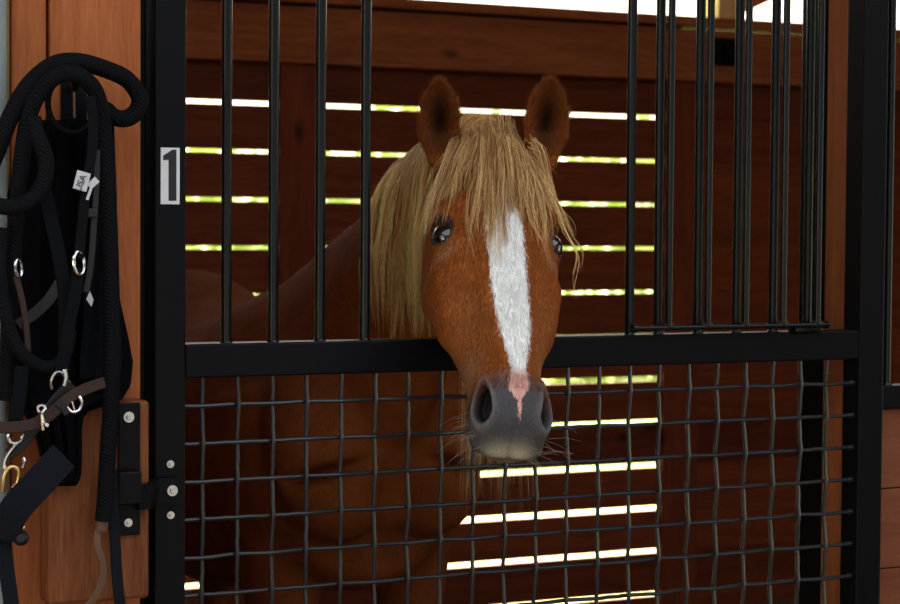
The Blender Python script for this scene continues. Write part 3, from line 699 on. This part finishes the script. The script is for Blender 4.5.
# ---- eyeballs
def eye_mat():
    m, t, p = newmat('dark_horse_eye')
    tc = N(t, 'ShaderNodeTexCoord'); sp = N(t, 'ShaderNodeSeparateXYZ'); t.links.new(tc.outputs['Object'], sp.inputs[0])
    ln = N(t, 'ShaderNodeMath', operation='ABSOLUTE'); t.links.new(sp.outputs[0], ln.inputs[0])
    p.inputs['Base Color'].default_value = (.012, .006, .006, 1); p.inputs['Roughness'].default_value = .06; p.inputs['Coat Weight'].default_value = 1; p.inputs['Coat Roughness'].default_value = .02
    return m
EM = eye_mat()
for ball, nr, a1, a2, sg in EYES:
    b = bmesh.new(); bmesh.ops.create_uvsphere(b, u_segments=40, v_segments=28, radius=RE)
    for v in b.verts:
        d = v.co.normalized(); f_ = max(0, d.dot(Vector(nr))); v.co = v.co * (1 + .045 * f_ ** 6) + Vector(ball)
    e_ = bpy.data.meshes.new('eye'); b.to_mesh(e_); b.free(); link('eye', e_, EM, horse, True)

# ---- hair
def hair_mat(name, rough=.42, spec=.28):
    m, t, p = newmat(name); a = N(t, 'ShaderNodeAttribute', attribute_name='hcol')
    t.links.new(a.outputs['Color'], p.inputs['Base Color']); p.inputs['Roughness'].default_value = rough; p.inputs['Specular IOR Level'].default_value = spec
    
    return m
HM = hair_mat('flaxen_hair'); CM_ = hair_mat('coat_hair', .7, .04)
def strands(name, L, W_, Cc, mat, parent):
    """L: (n, k, 3) polylines, W_: (n, k) radii, Cc: (n, k, 3) colours -> thin three-sided tubes"""
    n, k, _ = L.shape
    T = np.gradient(L, axis=1); T /= np.linalg.norm(T, axis=2, keepdims=True) + 1e-9
    rf = np.array([.3, .9, .2]); A = np.cross(T, rf); A /= np.linalg.norm(A, axis=2, keepdims=True) + 1e-9; B = np.cross(T, A)
    V = np.stack([L + (A * math.cos(q) + B * math.sin(q)) * W_[..., None] for q in (0, 2.094, 4.189)], 2)
    idx = np.arange(n * k * 3).reshape(n, k, 3); a = idx[:, :-1]; b_ = idx[:, 1:]
    F = np.stack([np.stack([a[..., j], a[..., (j + 1) % 3], b_[..., (j + 1) % 3], b_[..., j]], -1) for j in range(3)], 2).reshape(-1, 4)
    me_ = bpy.data.meshes.new(name); me_.vertices.add(n * k * 3); me_.vertices.foreach_set('co', V.astype(np.float32).ravel())
    me_.loops.add(F.size); me_.loops.foreach_set('vertex_index', F.astype(np.int32).ravel()); me_.polygons.add(len(F)); me_.polygons.foreach_set('loop_start', np.arange(len(F), dtype=np.int32) * 4)
    me_.update(calc_edges=True)
    at_ = me_.attributes.new('hcol', 'FLOAT_COLOR', 'POINT'); cc = np.repeat(Cc[:, :, None, :], 3, 2).reshape(-1, 3)
    at_.data.foreach_set('color', np.concatenate([np.clip(cc, 0, 1), np.ones((len(cc), 1))], 1).astype(np.float32).ravel())
    return link(name, me_, mat, parent, True)
tree = BVHTree.FromPolygons([tuple(p) for p in P[inhead | (P[:, 1] < .3)]], [], all_triangles=False) if False else None
fl = [tuple(p.vertices) for p in me.polygons]
tree = BVHTree.FromPolygons(P.tolist(), fl)
def clumps(guides, per, spread0, spread1, rad, ncol, wave=.002, rng=RNG, lenvar=.18, stray=.08):
    """guides: list of (k,3) arrays; returns strands round them"""
    Ls, Ws, Cs = [], [], []
    for g in guides:
        k = len(g); t = np.linspace(0, 1, k)[:, None]; tone = rng.uniform(0, 1)
        ph = rng.uniform(0, 6.28, 3); wdir = rng.normal(size=3)
        for _ in range(per):
            off0 = rng.normal(size=3) * spread0; off1 = rng.normal(size=3) * spread1
            sv = 3.0 if rng.uniform() < stray else 1.0
            ex = rng.normal(size=3) * wave * sv
            cut = 1 - abs(rng.normal()) * lenvar; cut = max(cut, .35)
            tt = t[:, 0] * cut; gi = np.stack([np.interp(tt, t[:, 0], g[:, j]) for j in range(3)], 1)
            w_ = (np.sin(t * 5 + ph[0]) * wdir * wave * 1.5 + np.sin(t * rng.uniform(6, 12) + rng.uniform(0, 6.28)) * ex)
            mid = np.sin(np.pi * t) * .0
            Ls.append(gi + off0 * (1 - t) + off1 * (t * (1 + mid)) * sv + w_ * t)
            Ws.append(rad * rng.uniform(.7, 1.2) * np.clip(1.15 - t[:, 0] ** 2.5, .15, 1)); Cs.append(ncol(t[:, 0], tone, rng))
    return np.array(Ls), np.array(Ws), np.array(Cs)
def flax(t, tone, rng):
    a = np.array([.26, .10, .034]); b_ = np.array([.98, .63, .28]); m = np.clip(.05 + .85 * tone + rng.normal() * .28 + .15 * t, 0, 1.15)
    return a + (b_ - a) * m[:, None]
# forelock
guides = []
gr = np.random.default_rng(21)
NG = 440
for i in range(NG):
    u = gr.uniform(-1.05, 1.05)
    l0 = min(.042, u * .050 + .004 + gr.normal() * .003); s0 = gr.uniform(-.095, -.012) if l0 < .026 else gr.uniform(-.03, .01)
    l1 = u * .108 + .006 + gr.normal() * .009
    if u < -.80: s1 = gr.uniform(.09, .165); l1 -= .006
    elif u < -.60: s1 = gr.uniform(.06, .105)
    elif u < -.15: s1 = gr.uniform(.12, .27) if gr.uniform() < .55 else gr.uniform(.09, .17); l1 = max(l1 * .93, -.060 + gr.normal() * .004)
    elif u < .3: s1 = gr.uniform(.05, .165)
    elif u < .62: s1 = gr.uniform(.08, .205)
    else: s1 = gr.uniform(.07, .13)
    k = 16; g = []; lift = gr.uniform(.001, .017); edge = max(.15, 1 - (l0 / .055) ** 2)
    for j in range(k):
        t = j / (k - 1); s = s0 + (s1 - s0) * t; l = l0 + (l1 - l0) * t ** .8
        lc = max(-.088, min(.088, l))
        o = Vector(H2W(np.array(s), np.array(lc), np.array(.12))); h = tree.ray_cast(o, Vector(-EN), .4)
        nn = -.02 if h[0] is None else min(.013, float((np.array(h[0]) - HO) @ EN / G_))
        over = abs(l) - abs(lc)
        nn = nn + .004 + lift * math.sin(math.pi * min(1, t * 1.15 + .1)) - over * 1.2 + (.032 * edge * (1 - t) ** 2)
        g.append(H2W(np.array(s), np.array(l), np.array(nn)))
    g = np.array(g); g[:, :] = np.array([np.mean(g[max(0, q - 2):q + 3], 0) for q in range(k)]) * 1.0
    guides.append(g)
# long loose locks by the screen-right eye and over the blaze
for (path) in (((0.0, .03, .012), (.07, .075, .010), (.13, .100, -.015), (.165, .122, -.03), (.20, .118, -.04), (.235, .112, -.04), (.262, .118, -.04)),
               ((0.0, .032, .012), (.08, .085, .005), (.13, .112, -.02), (.16, .132, -.03), (.19, .130, -.035), (.205, .120, -.035)),
               ((0.0, .01, .012), (.07, .03, .018), (.14, .038, .012), (.19, .052, .006), (.245, .062, .000)),
               ((0.0, -.02, .012), (.08, -.05, .015), (.16, -.060, .008), (.22, -.052, .003), (.275, -.046, .0))):
    pts = spline([tuple(H2W(np.array(a), np.array(b_), np.array(c_ + .004))) for a, b_, c_ in path], 16); guides.append(np.array([p[:] for p in pts]))
big = guides[:NG]; thin = guides[NG:]
La, Wa, Ca = clumps(big[:70], 16, .0045, .0014, .00042, flax, wave=.0022, lenvar=.12)
Lb, Wb, Cb = clumps(big[70:], 4, .0030, .0010, .00040, flax, wave=.0030, lenvar=.22)
L1, W1, C1 = np.concatenate([La, Lb]), np.concatenate([Wa, Wb]), np.concatenate([Ca, Cb])
L2, W2, C2 = clumps(thin, 6, .002, .0016, .00036, flax, wave=.002)
# short fuzz standing up between the ears
fz = []
for i in range(170):
    l0 = gr.uniform(-.030, .032); s0 = gr.uniform(-.060, -.02); o = Vector(H2W(np.array(s0), np.array(l0), np.array(.1))); h = tree.ray_cast(o, Vector(-EN), .4)
    b0 = H2W(np.array(s0), np.array(l0), np.array(-.03 if h[0] is None else min(.020, .006 + float((np.array(h[0]) - HO) @ EN / G_))))
    d = unit(np.array([gr.normal() * .5, gr.normal() * .3, 1.0]) - ES * .1); dd2 = EL * gr.normal() * .5 + ES * .5
    ln_ = gr.uniform(.015, .036); t = np.linspace(0, 1, 16)[:, None]
    fz.append(b0 + d * ln_ * t + dd2 * ln_ * t ** 2 * .9)
L3, W3, C3 = clumps(fz, 9, .003, .005, .00030, lambda t, a, r: flax(t, a, r) * 1.05, wave=.002)
strands('forelock', np.concatenate([L1, L2, L3]), np.concatenate([W1, W2, W3]), np.concatenate([C1, C2, C3]), HM, horse)
# mane: falls on the screen-left side of the neck, a little on the other
def crest(y):
    h = tree.ray_cast(Vector((.513, y, 2.2)), Vector((0, 0, -1)), 1.5); return np.array(h[0]) if h[0] is not None else np.array([.513, y, 1.5])
guides = []
for i in range(150):
    y0 = gr.uniform(.085, .38); c0 = crest(y0) + np.array([gr.normal() * .008, 0, -.003])
    u = gr.uniform(0, 1); xo = .404 + .072 * u + gr.normal() * .004; yo = y0 - .03 + gr.normal() * .015; yo = max(yo, .08)
    ze = gr.uniform(1.225, 1.30) if u < .8 else gr.uniform(1.27, 1.38)
    g = spline([tuple(c0), ((c0[0] * .6 + xo * .4), y0 - .008, c0[2] + .006), (xo + .012, yo, c0[2] - .055), (xo, yo, c0[2] - .13), (xo - .004 + gr.normal() * .004, yo, (c0[2] + ze) / 2 - .03), (xo + gr.normal() * .006, yo, ze)], 18)
    guides.append(np.array([p[:] for p in g]))
L1, W1, C1 = clumps(guides, 15, .0035, .0022, .00040, lambda t, a, r: flax(t, a * .8 + .1, r) * np.array([1.5, 1.42, 1.25]), wave=.0022, lenvar=.10)  # colour raised to make up for light lost among the strands
guides = []
for i in range(60):      # far side, seen below the muzzle
    y0 = gr.uniform(.20, .40); c0 = crest(y0); xo = gr.uniform(.572, .604); yo = y0 - .05
    g = spline([tuple(c0), (c0[0] + .05, y0, c0[2] - .01), (xo, yo, c0[2] - .10), (xo + .004, yo, 1.2), (xo + .004 + gr.normal() * .006, yo, gr.uniform(.94, 1.04))], 18)
    guides.append(np.array([p[:] for p in g]))
L2, W2, C2 = clumps(guides, 9, .003, .003, .0004, lambda t, a, r: flax(t, a, r) * np.array([2.0, 1.8, 1.9]), wave=.003, lenvar=.15)  # colour lifted further to offset the shade these strands hang in
guides = []
for i in range(70):      # short mane hair lying along the rest of the crest
    y0 = gr.uniform(.40, .95); c0 = crest(y0); t = np.linspace(0, 1, 18)[:, None]; ln_ = gr.uniform(.03, .07)
    guides.append(c0 + np.array([0, 0, .001]) + np.array([gr.normal() * .25 + .35, .75, .12]) * ln_ * t - np.array([0, 0, 1.0]) * ln_ * t ** 2 * .55)
L3, W3, C3 = clumps(guides, 8, .004, .006, .0004, lambda t, a, r: flax(t, a, r) * np.array([.8, .6, .5]), wave=.003)
strands('mane', np.concatenate([L1, L2, L3]), np.concatenate([W1, W2, W3]), np.concatenate([C1, C2, C3]), HM, horse)
# tail
guides = []
for i in range(40):
    a = gr.uniform(0, 6.28); c0 = np.array([.70 + math.cos(a) * .02, 2.36 + math.sin(a) * .02, 1.10]); x = .71 + gr.normal() * .05; y = 2.46 + gr.normal() * .04
    guides.append(np.array([p[:] for p in spline([tuple(c0), (c0[0], 2.42, 1.12), (x, y + .02, .95), (x, y, .6), (x, y - .02, gr.uniform(.2, .35))], 18)]))
L1, W1, C1 = clumps(guides, 14, .006, .01, .0006, flax, wave=.006)
strands('tail', L1, W1, C1, HM, horse)
# short coat hair over the face, ears and chest edge, whiskers
tri = np.array([(f[0], f[1], f[2]) for f in fl] + [(f[0], f[2], f[3]) for f in fl if len(f) > 3]); tp = P[tri]
ar = .5 * np.linalg.norm(np.cross(tp[:, 1] - tp[:, 0], tp[:, 2] - tp[:, 0]), axis=1); cen = tp.mean(1)
ts, tl, tn_ = W2H(cen); fnr = np.cross(tp[:, 1] - tp[:, 0], tp[:, 2] - tp[:, 0]); fnr /= np.linalg.norm(fnr, axis=1)[:, None] + 1e-12
view = unit(np.array(CAM) - HF); isear = np.zeros(len(cen), bool)
for eb, et in (EARL, EARR):
    ax = unit(et - eb); q = cen - eb; hh = (q @ ax) / np.linalg.norm(et - eb); isear |= (hh > RNG.uniform(-.2, .15, len(cen))) & (np.linalg.norm(q - np.outer(q @ ax, ax), axis=1) < .048)
hd = head[tri[:, 0]]; hd = hd | isear
wgt = ar * hd * (fnr @ view > -.35) * (1 + 2.2 * isear) * np.where(skin[tri[:, 0]] > .5, .0, 1)
NH = 56000; pick = RNG.choice(len(tri), NH, p=wgt / wgt.sum()); bc3 = RNG.dirichlet((1, 1, 1), NH)
root = (tp[pick] * bc3[:, :, None]).sum(1); vi = tri[pick][np.arange(NH), RNG.integers(0, 3, NH)]
nr_ = fnr[pick]; er = isear[pick]; rs, rl, rn = W2H(root)
flow = np.where(er[:, None], np.array([0, 0, 1.0])[None] , ES[None] * 1.0 + EL[None] * (np.sign(rl) * .25 * (np.abs(rl) > .02))[:, None])
flow = flow + RNG.normal(size=(NH, 3)) * .22; flow -= nr_ * (flow * nr_).sum(1)[:, None]; flow /= np.linalg.norm(flow, axis=1)[:, None]
ln_ = np.where(er, RNG.uniform(.006, .013, NH), RNG.uniform(.004, .008, NH))[:, None]
d0 = flow * .8 + nr_ * np.where(er, .55, .26)[:, None]
k = 3; tq = np.linspace(0, 1, k)[None, :, None]
Lh_ = root[:, None] + d0[:, None] * ln_[:, None] * tq + (flow - nr_ * .2)[:, None] * ln_[:, None] * .35 * tq ** 2
Wh = np.tile(np.array([.00030, .00024, .00004]), (NH, 1))
bz = blz[vi] + RNG.normal(size=NH) * .0022; base = C_[vi]; wcol = np.array([.92, .91, .90]) * (1 - pink[vi][:, None]) + np.array([.66, .36, .31]) * pink[vi][:, None]
hc_ = np.where((bz > 0)[:, None], wcol, base) * RNG.uniform(.8, 1.25, NH)[:, None]
hc_ = np.where(er[:, None], base * RNG.uniform(.7, 1.6, NH)[:, None], hc_)
wk = []
for i in range(90):
    sg = gr.choice([-1, 1]); s0 = gr.uniform(.49, .585); n0 = gr.uniform(-.105, -.05)
    o = Vector(H2W(np.array(s0), np.array(sg * .15), np.array(n0))); h = tree.ray_cast(o, Vector(-EL * sg), .15)
    if h[0] is None: continue
    b0 = np.array(h[0]); d = unit(EL * sg * gr.uniform(.6, 1) + EN * gr.uniform(-.2, .6) + ES * gr.uniform(-.1, .6)); ln2 = gr.uniform(.02, .055); t = np.linspace(0, 1, 8)[:, None]
    wk.append(b0 + d * ln2 * t + np.array([0, 0, -1.0]) * ln2 * .3 * t ** 2)
wk = np.array(wk)[:, [0, 4, 7]]
Lh_ = np.concatenate([Lh_, wk]); Wh = np.concatenate([Wh, np.tile(np.array([.00028, .00018, .00008]), (len(wk), 1))])
hc_ = np.concatenate([hc_, np.tile(np.array([.35, .28, .22]), (len(wk), 1))])
strands('coat_hair', Lh_, Wh, np.repeat(hc_[:, None], 3, 1), CM_, horse)

# ================================================================== TACK HUNG ON THE LEFT POST
def T3(px, py, y): q = U(px, py, y); return (q.x, q.y, q.z)
def PT(pts, n=60, smooth=True):
    P_ = [T3(*p) for p in pts]; return spline(P_, n) if smooth else [Vector(p) for p in P_]
# hook
hk_ = empty('tack_hook', T3(72, 105, -.002), label='black steel tack hook on the wooden post, under the hung ropes', cat='hook')
b = MB(); q = T3(73, 112, 0); b.box(q[0] - .018, q[0] + .018, -.006, -.0008, q[2] - .035, q[2] + .045, .001); b.build('back_plate', M['steel'], hk_)
b = MB(); b.ring(T3(72, 104, -.060), (0, 1, 0), .034, .0042, sx=.95, sy=1.12, seg=40); b.build('ring', M['steel'], hk_, smooth=True)
b = MB(); b.tube(spline([T3(73, 88, -.004), T3(74, 84, -.05), T3(75, 88, -.085), T3(75, 76, -.098)], 20), .005, 10); b.build('hook', M['steel'], hk_, smooth=True)
b = MB(); b.strap([T3(74, 86, -.052), T3(74.5, 118, -.052)], .0026, .006); b.build('spring_gate', M['zinc'], hk_)
# black quilted cloth behind everything
def cloth(name, rows_, label, cat, mat, ybase=-.012, thick=.010, seed=0, folds=5, amp=.008, step=0.0, parent=None, **k):
    """rows_: (py, px_left, px_right) outline of the hanging cloth"""
    ys_ = np.linspace(rows_[0][0], rows_[-1][0], 60); L_ = np.interp(ys_, [r[0] for r in rows_], [r[1] for r in rows_]); R_ = np.interp(ys_, [r[0] for r in rows_], [r[2] for r in rows_])
    bm = bmesh.new(); nx = 36; F_, B_ = [], []
    for i, y_ in enumerate(ys_):
        fr, bk_ = [], []
        for j in range(nx + 1):
            u = j / nx; px_ = L_[i] + (R_[i] - L_[i]) * u; dep = amp * (math.sin(u * folds * 6.28 + seed + i * .02) + .5 * math.sin(u * folds * 13 + seed * 2 + i * .05)) * (1 - .3 * i / 60)
            edge = min(1, 6 * min(u, 1 - u), 8 * min(i, 59 - i) / 59 + .15)
            yy = ybase - step * sst((y_ - 380) / 20) - thick * .5 - (amp * 1.2 + dep) * edge
            q = U(px_, y_, yy); fr.append(bm.verts.new(q)); bk_.append(bm.verts.new((q.x, yy + thick * (.35 + .65 * edge), q.z)))
        F_.append(fr); B_.append(bk_)
    for i in range(59):
        for j in range(nx):
            bm.faces.new((F_[i][j], F_[i][j + 1], F_[i + 1][j + 1], F_[i + 1][j])); bm.faces.new((B_[i][j], B_[i + 1][j], B_[i + 1][j + 1], B_[i][j + 1]))
        bm.faces.new((F_[i][0], F_[i + 1][0], B_[i + 1][0], B_[i][0])); bm.faces.new((F_[i][nx], B_[i][nx], B_[i + 1][nx], F_[i + 1][nx]))
    for j in range(nx):
        bm.faces.new((F_[0][j], B_[0][j], B_[0][j + 1], F_[0][j + 1])); bm.faces.new((F_[59][j], F_[59][j + 1], B_[59][j + 1], B_[59][j]))
    bmesh.ops.recalc_face_normals(bm, faces=bm.faces[:]); me_ = bpy.data.meshes.new(name); bm.to_mesh(me_); bm.free()
    return link(name, me_, mat, parent, True, label=label, cat=cat, **k)
cloth('saddle_pad', [(120, 42, 90), (150, 22, 100), (200, 6, 112), (250, 2, 116), (300, 0, 120), (335, 2, 128), (362, 4, 133), (385, 8, 131), (400, 14, 122), (413, 24, 84), (430, 34, 82), (460, 42, 82), (478, 44, 81), (486, 52, 76)],
      'large black cloth pad hanging behind the ropes and straps on the post', 'saddle pad', M['cloth'], ybase=-.003, thick=.012, seed=1.0, folds=4, amp=.007, step=.052)
pad2 = cloth('leg_wrap', [(118, 98, 114), (200, 100, 117), (300, 84, 118), (330, 83, 121), (358, 80, 122), (376, 80, 121), (380, 82, 118)],
      'folded black fabric wrap hanging at the right of the tack bundle', 'wrap', M['web'], ybase=-.034, thick=.008, seed=.4, folds=2, amp=.003)
# ropes
def rope(name, pts, r, label, n=120, mat='rope', ret=False, parent=None, group=None):
    b = MB(); b.tube(PT(pts, n), r, 14); return b.build(name, M[mat], parent, smooth=True, label=label, cat='rope' if label else None, group=group)
rope('lead_rope', [(-12, 172, -.07), (-2, 148, -.075), (9, 120, -.08), (24, 92, -.085), (40, 74, -.088), (58, 63, -.09), (80, 62, -.09), (105, 69, -.085), (125, 78, -.075), (136, 90, -.068), (140, 101, -.065), (136, 112, -.062), (126, 118.5, -.060), (114, 117, -.056), (105, 110, -.05), (102, 122, -.052), (103, 135, -.055)], .0118,
     'thick black rope looping out to the right over the bare wood of the post')
rr_ = rope('braided_reins', [(8, 400, -.066), (9, 330, -.070), (13, 260, -.074), (18, 200, -.078), (23, 150, -.082), (30, 112, -.088), (40, 92, -.098), (52, 79, -.108), (66, 73, -.112), (80, 76, -.112), (92, 86, -.106), (99, 102, -.096), (103, 125, -.086), (106, 160, -.080), (109, 220, -.078), (111, 280, -.076), (112, 340, -.076), (111, 400, -.076), (108, 450, -.076), (105, 500, -.076), (103, 521, -.076)], .0112,
     'black braided reins looped over the hook and ending in a tan leather strap')
b = MB(); b.tube([T3(103, 517, -.076), T3(101, 531, -.076)], .0100, 14, scales=[1, .75]); b.build('ferrule', M['tan'], rr_, smooth=True)
b = MB(); b.strap(PT([(99, 528, -.076), (97, 545, -.078), (103, 565, -.074), (101, 585, -.070), (92, 601, -.066), (80, 612, -.062)], 30), .0095, .0035); b.build('leather_popper', M['tan'], rr_, smooth=True)
rope('lead_rope', [(33, 118, -.12), (37, 135, -.124), (45, 155, -.126), (46, 172, -.126), (40, 190, -.124), (28, 202, -.12), (12, 207, -.115), (-4, 205, -.11), (-14, 198, -.105)], .0105,
     'short black rope loop crossing the upper left of the tack bundle')
rope('lead_rope', [(3, 228, -.092), (0, 262, -.094), (3, 300, -.096), (10, 330, -.098), (21, 352, -.10), (38, 365, -.10), (54, 366, -.10), (66, 352, -.096), (70, 330, -.09)], .0088,
     'thin black rope hanging in a low loop across the middle of the tack')
# halter
ha = empty('halter', T3(80, 180, -.10), label='black webbing halter with silver rings and a white label, hanging under the hook', cat='halter')
def strap(name, pts, wd, mat, parent, th=.0032, n=50, side=(0, 1, 0), **k):
    b = MB(); b.strap(PT(pts, n), wd, th, side=side); return b.build(name, M[mat], parent, smooth=True, **k)
strap('cheek_strap', [(90, 96, -.110), (93, 120, -.112), (92, 150, -.114), (86, 190, -.116), (82, 225, -.116), (79, 258, -.116)], .0135, 'web', ha)
strap('throat_strap', [(97, 150, -.104), (96, 190, -.106), (94, 220, -.108), (91, 262, -.108), (86, 292, -.108)], .0085, 'leath', ha)
strap('crown_strap', [(42, 178, -.095), (50, 215, -.098), (58, 250, -.100), (64, 285, -.102), (66, 315, -.102), (65, 345, -.102)], .0185, 'web', ha)
strap('jaw_strap', [(78, 268, -.116), (76, 290, -.116), (70, 320, -.114), (65, 350, -.112), (61, 376, -.112)], .0165, 'web', ha)
b = MB(); q = T3(91.5, 213, -.112); b.box(q[0] - .0065, q[0] + .0065, -.1165, -.104, q[2] - .006, q[2] + .006, .0015); b.build('keeper', M['leath'], ha)
b = MB(); b.ring(T3(79, 263, -.119), (.55, -1, .1), .0150, .0022, sx=.62, sy=1.0); b.build('ring', M['chrome'], ha, smooth=True)
b = MB(); b.ring(T3(18.5, 268, -.098), (.8, -1, .1), .0115, .0018, sx=.6, sy=1.0); b.build('ring', M['chrome'], ha, smooth=True)
strap('side_strap', [(16, 276, -.096), (22, 300, -.094), (26, 325, -.092), (28, 352, -.090)], .0085, 'brown', ha, label='dark brown leather side strap')
strap('cross_strap', [(18, 325, -.086), (34, 314, -.092), (48, 301, -.098), (60, 283, -.100)], .0150, 'leath', ha)
lb = MB(); lb.strap([T3(84, 172, -.1200), T3(79.5, 190, -.1215)], .0185, .0022); l_o = lb.build('label', M['whitecloth'], ha, label='white cloth label with black letters')
l2_ = MB(); l2_.obox(T3(93, 183, -.117), (1, 0, .9), (0, 1, 0), (-.9, 0, 1), .0075, .0009, .0045); l2_.obox(T3(89, 194, -.118), (.35, 0, 1), (0, 1, 0), (1, 0, -.35), .008, .0009, .0018); l2_.build('care_tag', M['whitecloth'], ha, label='folded white care tag')
tx = bpy.data.curves.new('lettering', 'FONT'); tx.body = 'USA'; tx.size = .0125; tx.extrude = .0003; tx.align_x = 'CENTER'; tx.align_y = 'CENTER'
tmp_ = bpy.data.objects.new('t', tx); COL.objects.link(tmp_); bpy.context.view_layer.update()
tme = bpy.data.meshes.new_from_object(tmp_.evaluated_get(bpy.context.evaluated_depsgraph_get())); bpy.data.objects.remove(tmp_)
to = bpy.data.objects.new('lettering', tme); COL.objects.link(to); tme.materials.clear(); tme.materials.append(M['black'])
q = Vector(T3(81, 183, -.1238)); to.parent = l_o; to.location = q; to.rotation_euler = (math.radians(90), math.radians(-68), 0)
l_o_base = Vector((0, 0, 0))
# buckle, snap, D-ring and the brown noseband of the bridle
br = empty('bridle', T3(60, 400, -.12), label='dark brown leather noseband strap with silver buckle rings across the lower tack', cat='bridle')
strap('noseband', [(-14, 427, -.118), (10, 427.5, -.122), (30, 425, -.126), (46, 418, -.128), (60, 406, -.130), (72, 396, -.128), (88, 388, -.122), (104, 382.5, -.112)], .0150, 'brown', br, th=.004, n=60)
strap('keeper', [(56, 402, -.1335), (63, 407, -.1345), (67, 414, -.1335)], .0090, 'leath', br, th=.003, n=12)
strap('curb_strap', [(72, 384, -.124), (58, 398, -.118), (46, 413, -.116), (34, 428, -.114), (20, 446, -.110), (8, 454, -.106)], .0150, 'leath', br)
strap('cheek_strap', [(22, 366, -.104), (20, 390, -.106), (17, 412, -.108), (14, 430, -.110)], .0180, 'web', br)
b = MB(); b.tube(PT([(52, 389, -.120), (51, 381, -.122), (55, 373, -.124), (61, 372, -.124), (66, 379, -.122), (70, 382, -.120)], 26), .0017, 8); b.tube(PT([(65, 369, -.126), (66, 378, -.126), (64, 386, -.126)], 10), .0030, 8); b.build('buckle', M['chrome'], br, smooth=True)
b = MB(); b.tube(PT([(67, 407, -.133), (72, 412, -.134), (79, 410, -.134), (82, 402, -.133), (79, 396, -.132)], 26), .0021, 8); b.tube(PT([(75, 411, -.134), (72, 401, -.134)], 8), .0013, 8); b.build('d_ring', M['chrome'], br, smooth=True)
b = MB(); b.tube(PT([(39, 412, -.134), (38, 407, -.134), (42, 405, -.135), (45, 408, -.136), (42, 414, -.137), (42, 421, -.137), (43, 430, -.136)], 30), .0020, 8)
b.tube(PT([(42, 414, -.137), (46, 426, -.137)], 8), .0016, 8); b.cyl(T3(47, 425, -.141), T3(47, 425, -.133), .0024, 10); b.build('snap', M['chrome'], br, smooth=True)
b = MB(); b.tube(PT([(9, 432, -.118), (8, 437, -.120), (11, 442, -.122), (16, 443, -.123), (21, 440, -.122), (23, 434, -.120)], 26), .0023, 8)
b.tube(PT([(19, 442, -.123), (12, 449, -.123), (6, 458, -.122), (4, 467, -.121), (6, 475, -.120)], 26), .0023, 8); b.tube(PT([(23, 458, -.118), (24.5, 463, -.120), (22.5, 468, -.120)], 10), .0023, 8)
b.build('s_hook', M['chrome'], smooth=True, label='silver curved hook below the brown noseband at the left edge', cat='hook')
b = MB(); b.tube(PT([(3, 492, -.118), (4, 478, -.121), (8, 469, -.123), (14, 467, -.123), (18.5, 472, -.123), (18, 482, -.122), (13, 488, -.120)], 34), .0032, 10); b.build('brass_snap', M['brass'], smooth=True, label='brass snap ring hanging from the silver hook', cat='snap')
# wide webbing strap, its tail and the round stopper
ws = empty('girth_strap', T3(30, 500, -.12), label='wide navy black webbing strap hanging diagonally at the lower left', cat='strap')
strap('webbing', [(64, 456, -.130), (50, 471, -.134), (35, 487, -.136), (21, 502, -.134), (10, 518, -.130), (3, 540, -.122)], .0420, 'web2', ws, th=.004)
strap('tail', [(2, 520, -.118), (4, 550, -.114), (8, 580, -.112), (13, 615, -.110)], .0200, 'web2', ws, th=.004)
b = MB(); b.tube([T3(21, 538, -.108), T3(21, 538, -.116), T3(21, 538, -.124), T3(21, 538, -.128)], .0105, 18, scales=[.8, 1, .9, .5]); b.build('stopper', M['leath'], ws, smooth=True)
b = MB(); b.cyl(T3(23, 527, -.118), T3(23, 527, -.126), .0022, 10); b.build('rivet', M['chrome'], ws, smooth=True)
strap('hanging_strap', [(112, 470, -.066), (113, 505, -.066), (115, 540, -.066), (117, 575, -.066), (121, 615, -.066)], .0150, 'web2', None, th=.004, label='narrow black strap hanging down in front of the orange wooden block', cat='strap')
q = T3(101, 299, -.118); b = MB()
b.prism([(q[0] - .006, q[2] - .002), (q[0] - .001, q[2] + .009), (q[0] + .001, q[2] + .004), (q[0] + .004, q[2] - .003), (q[0] + .001, q[2] - .012)], -.070, -.0685)
o = b.build('paper_tag', M['whitecloth'], pad2, label='small white tag')
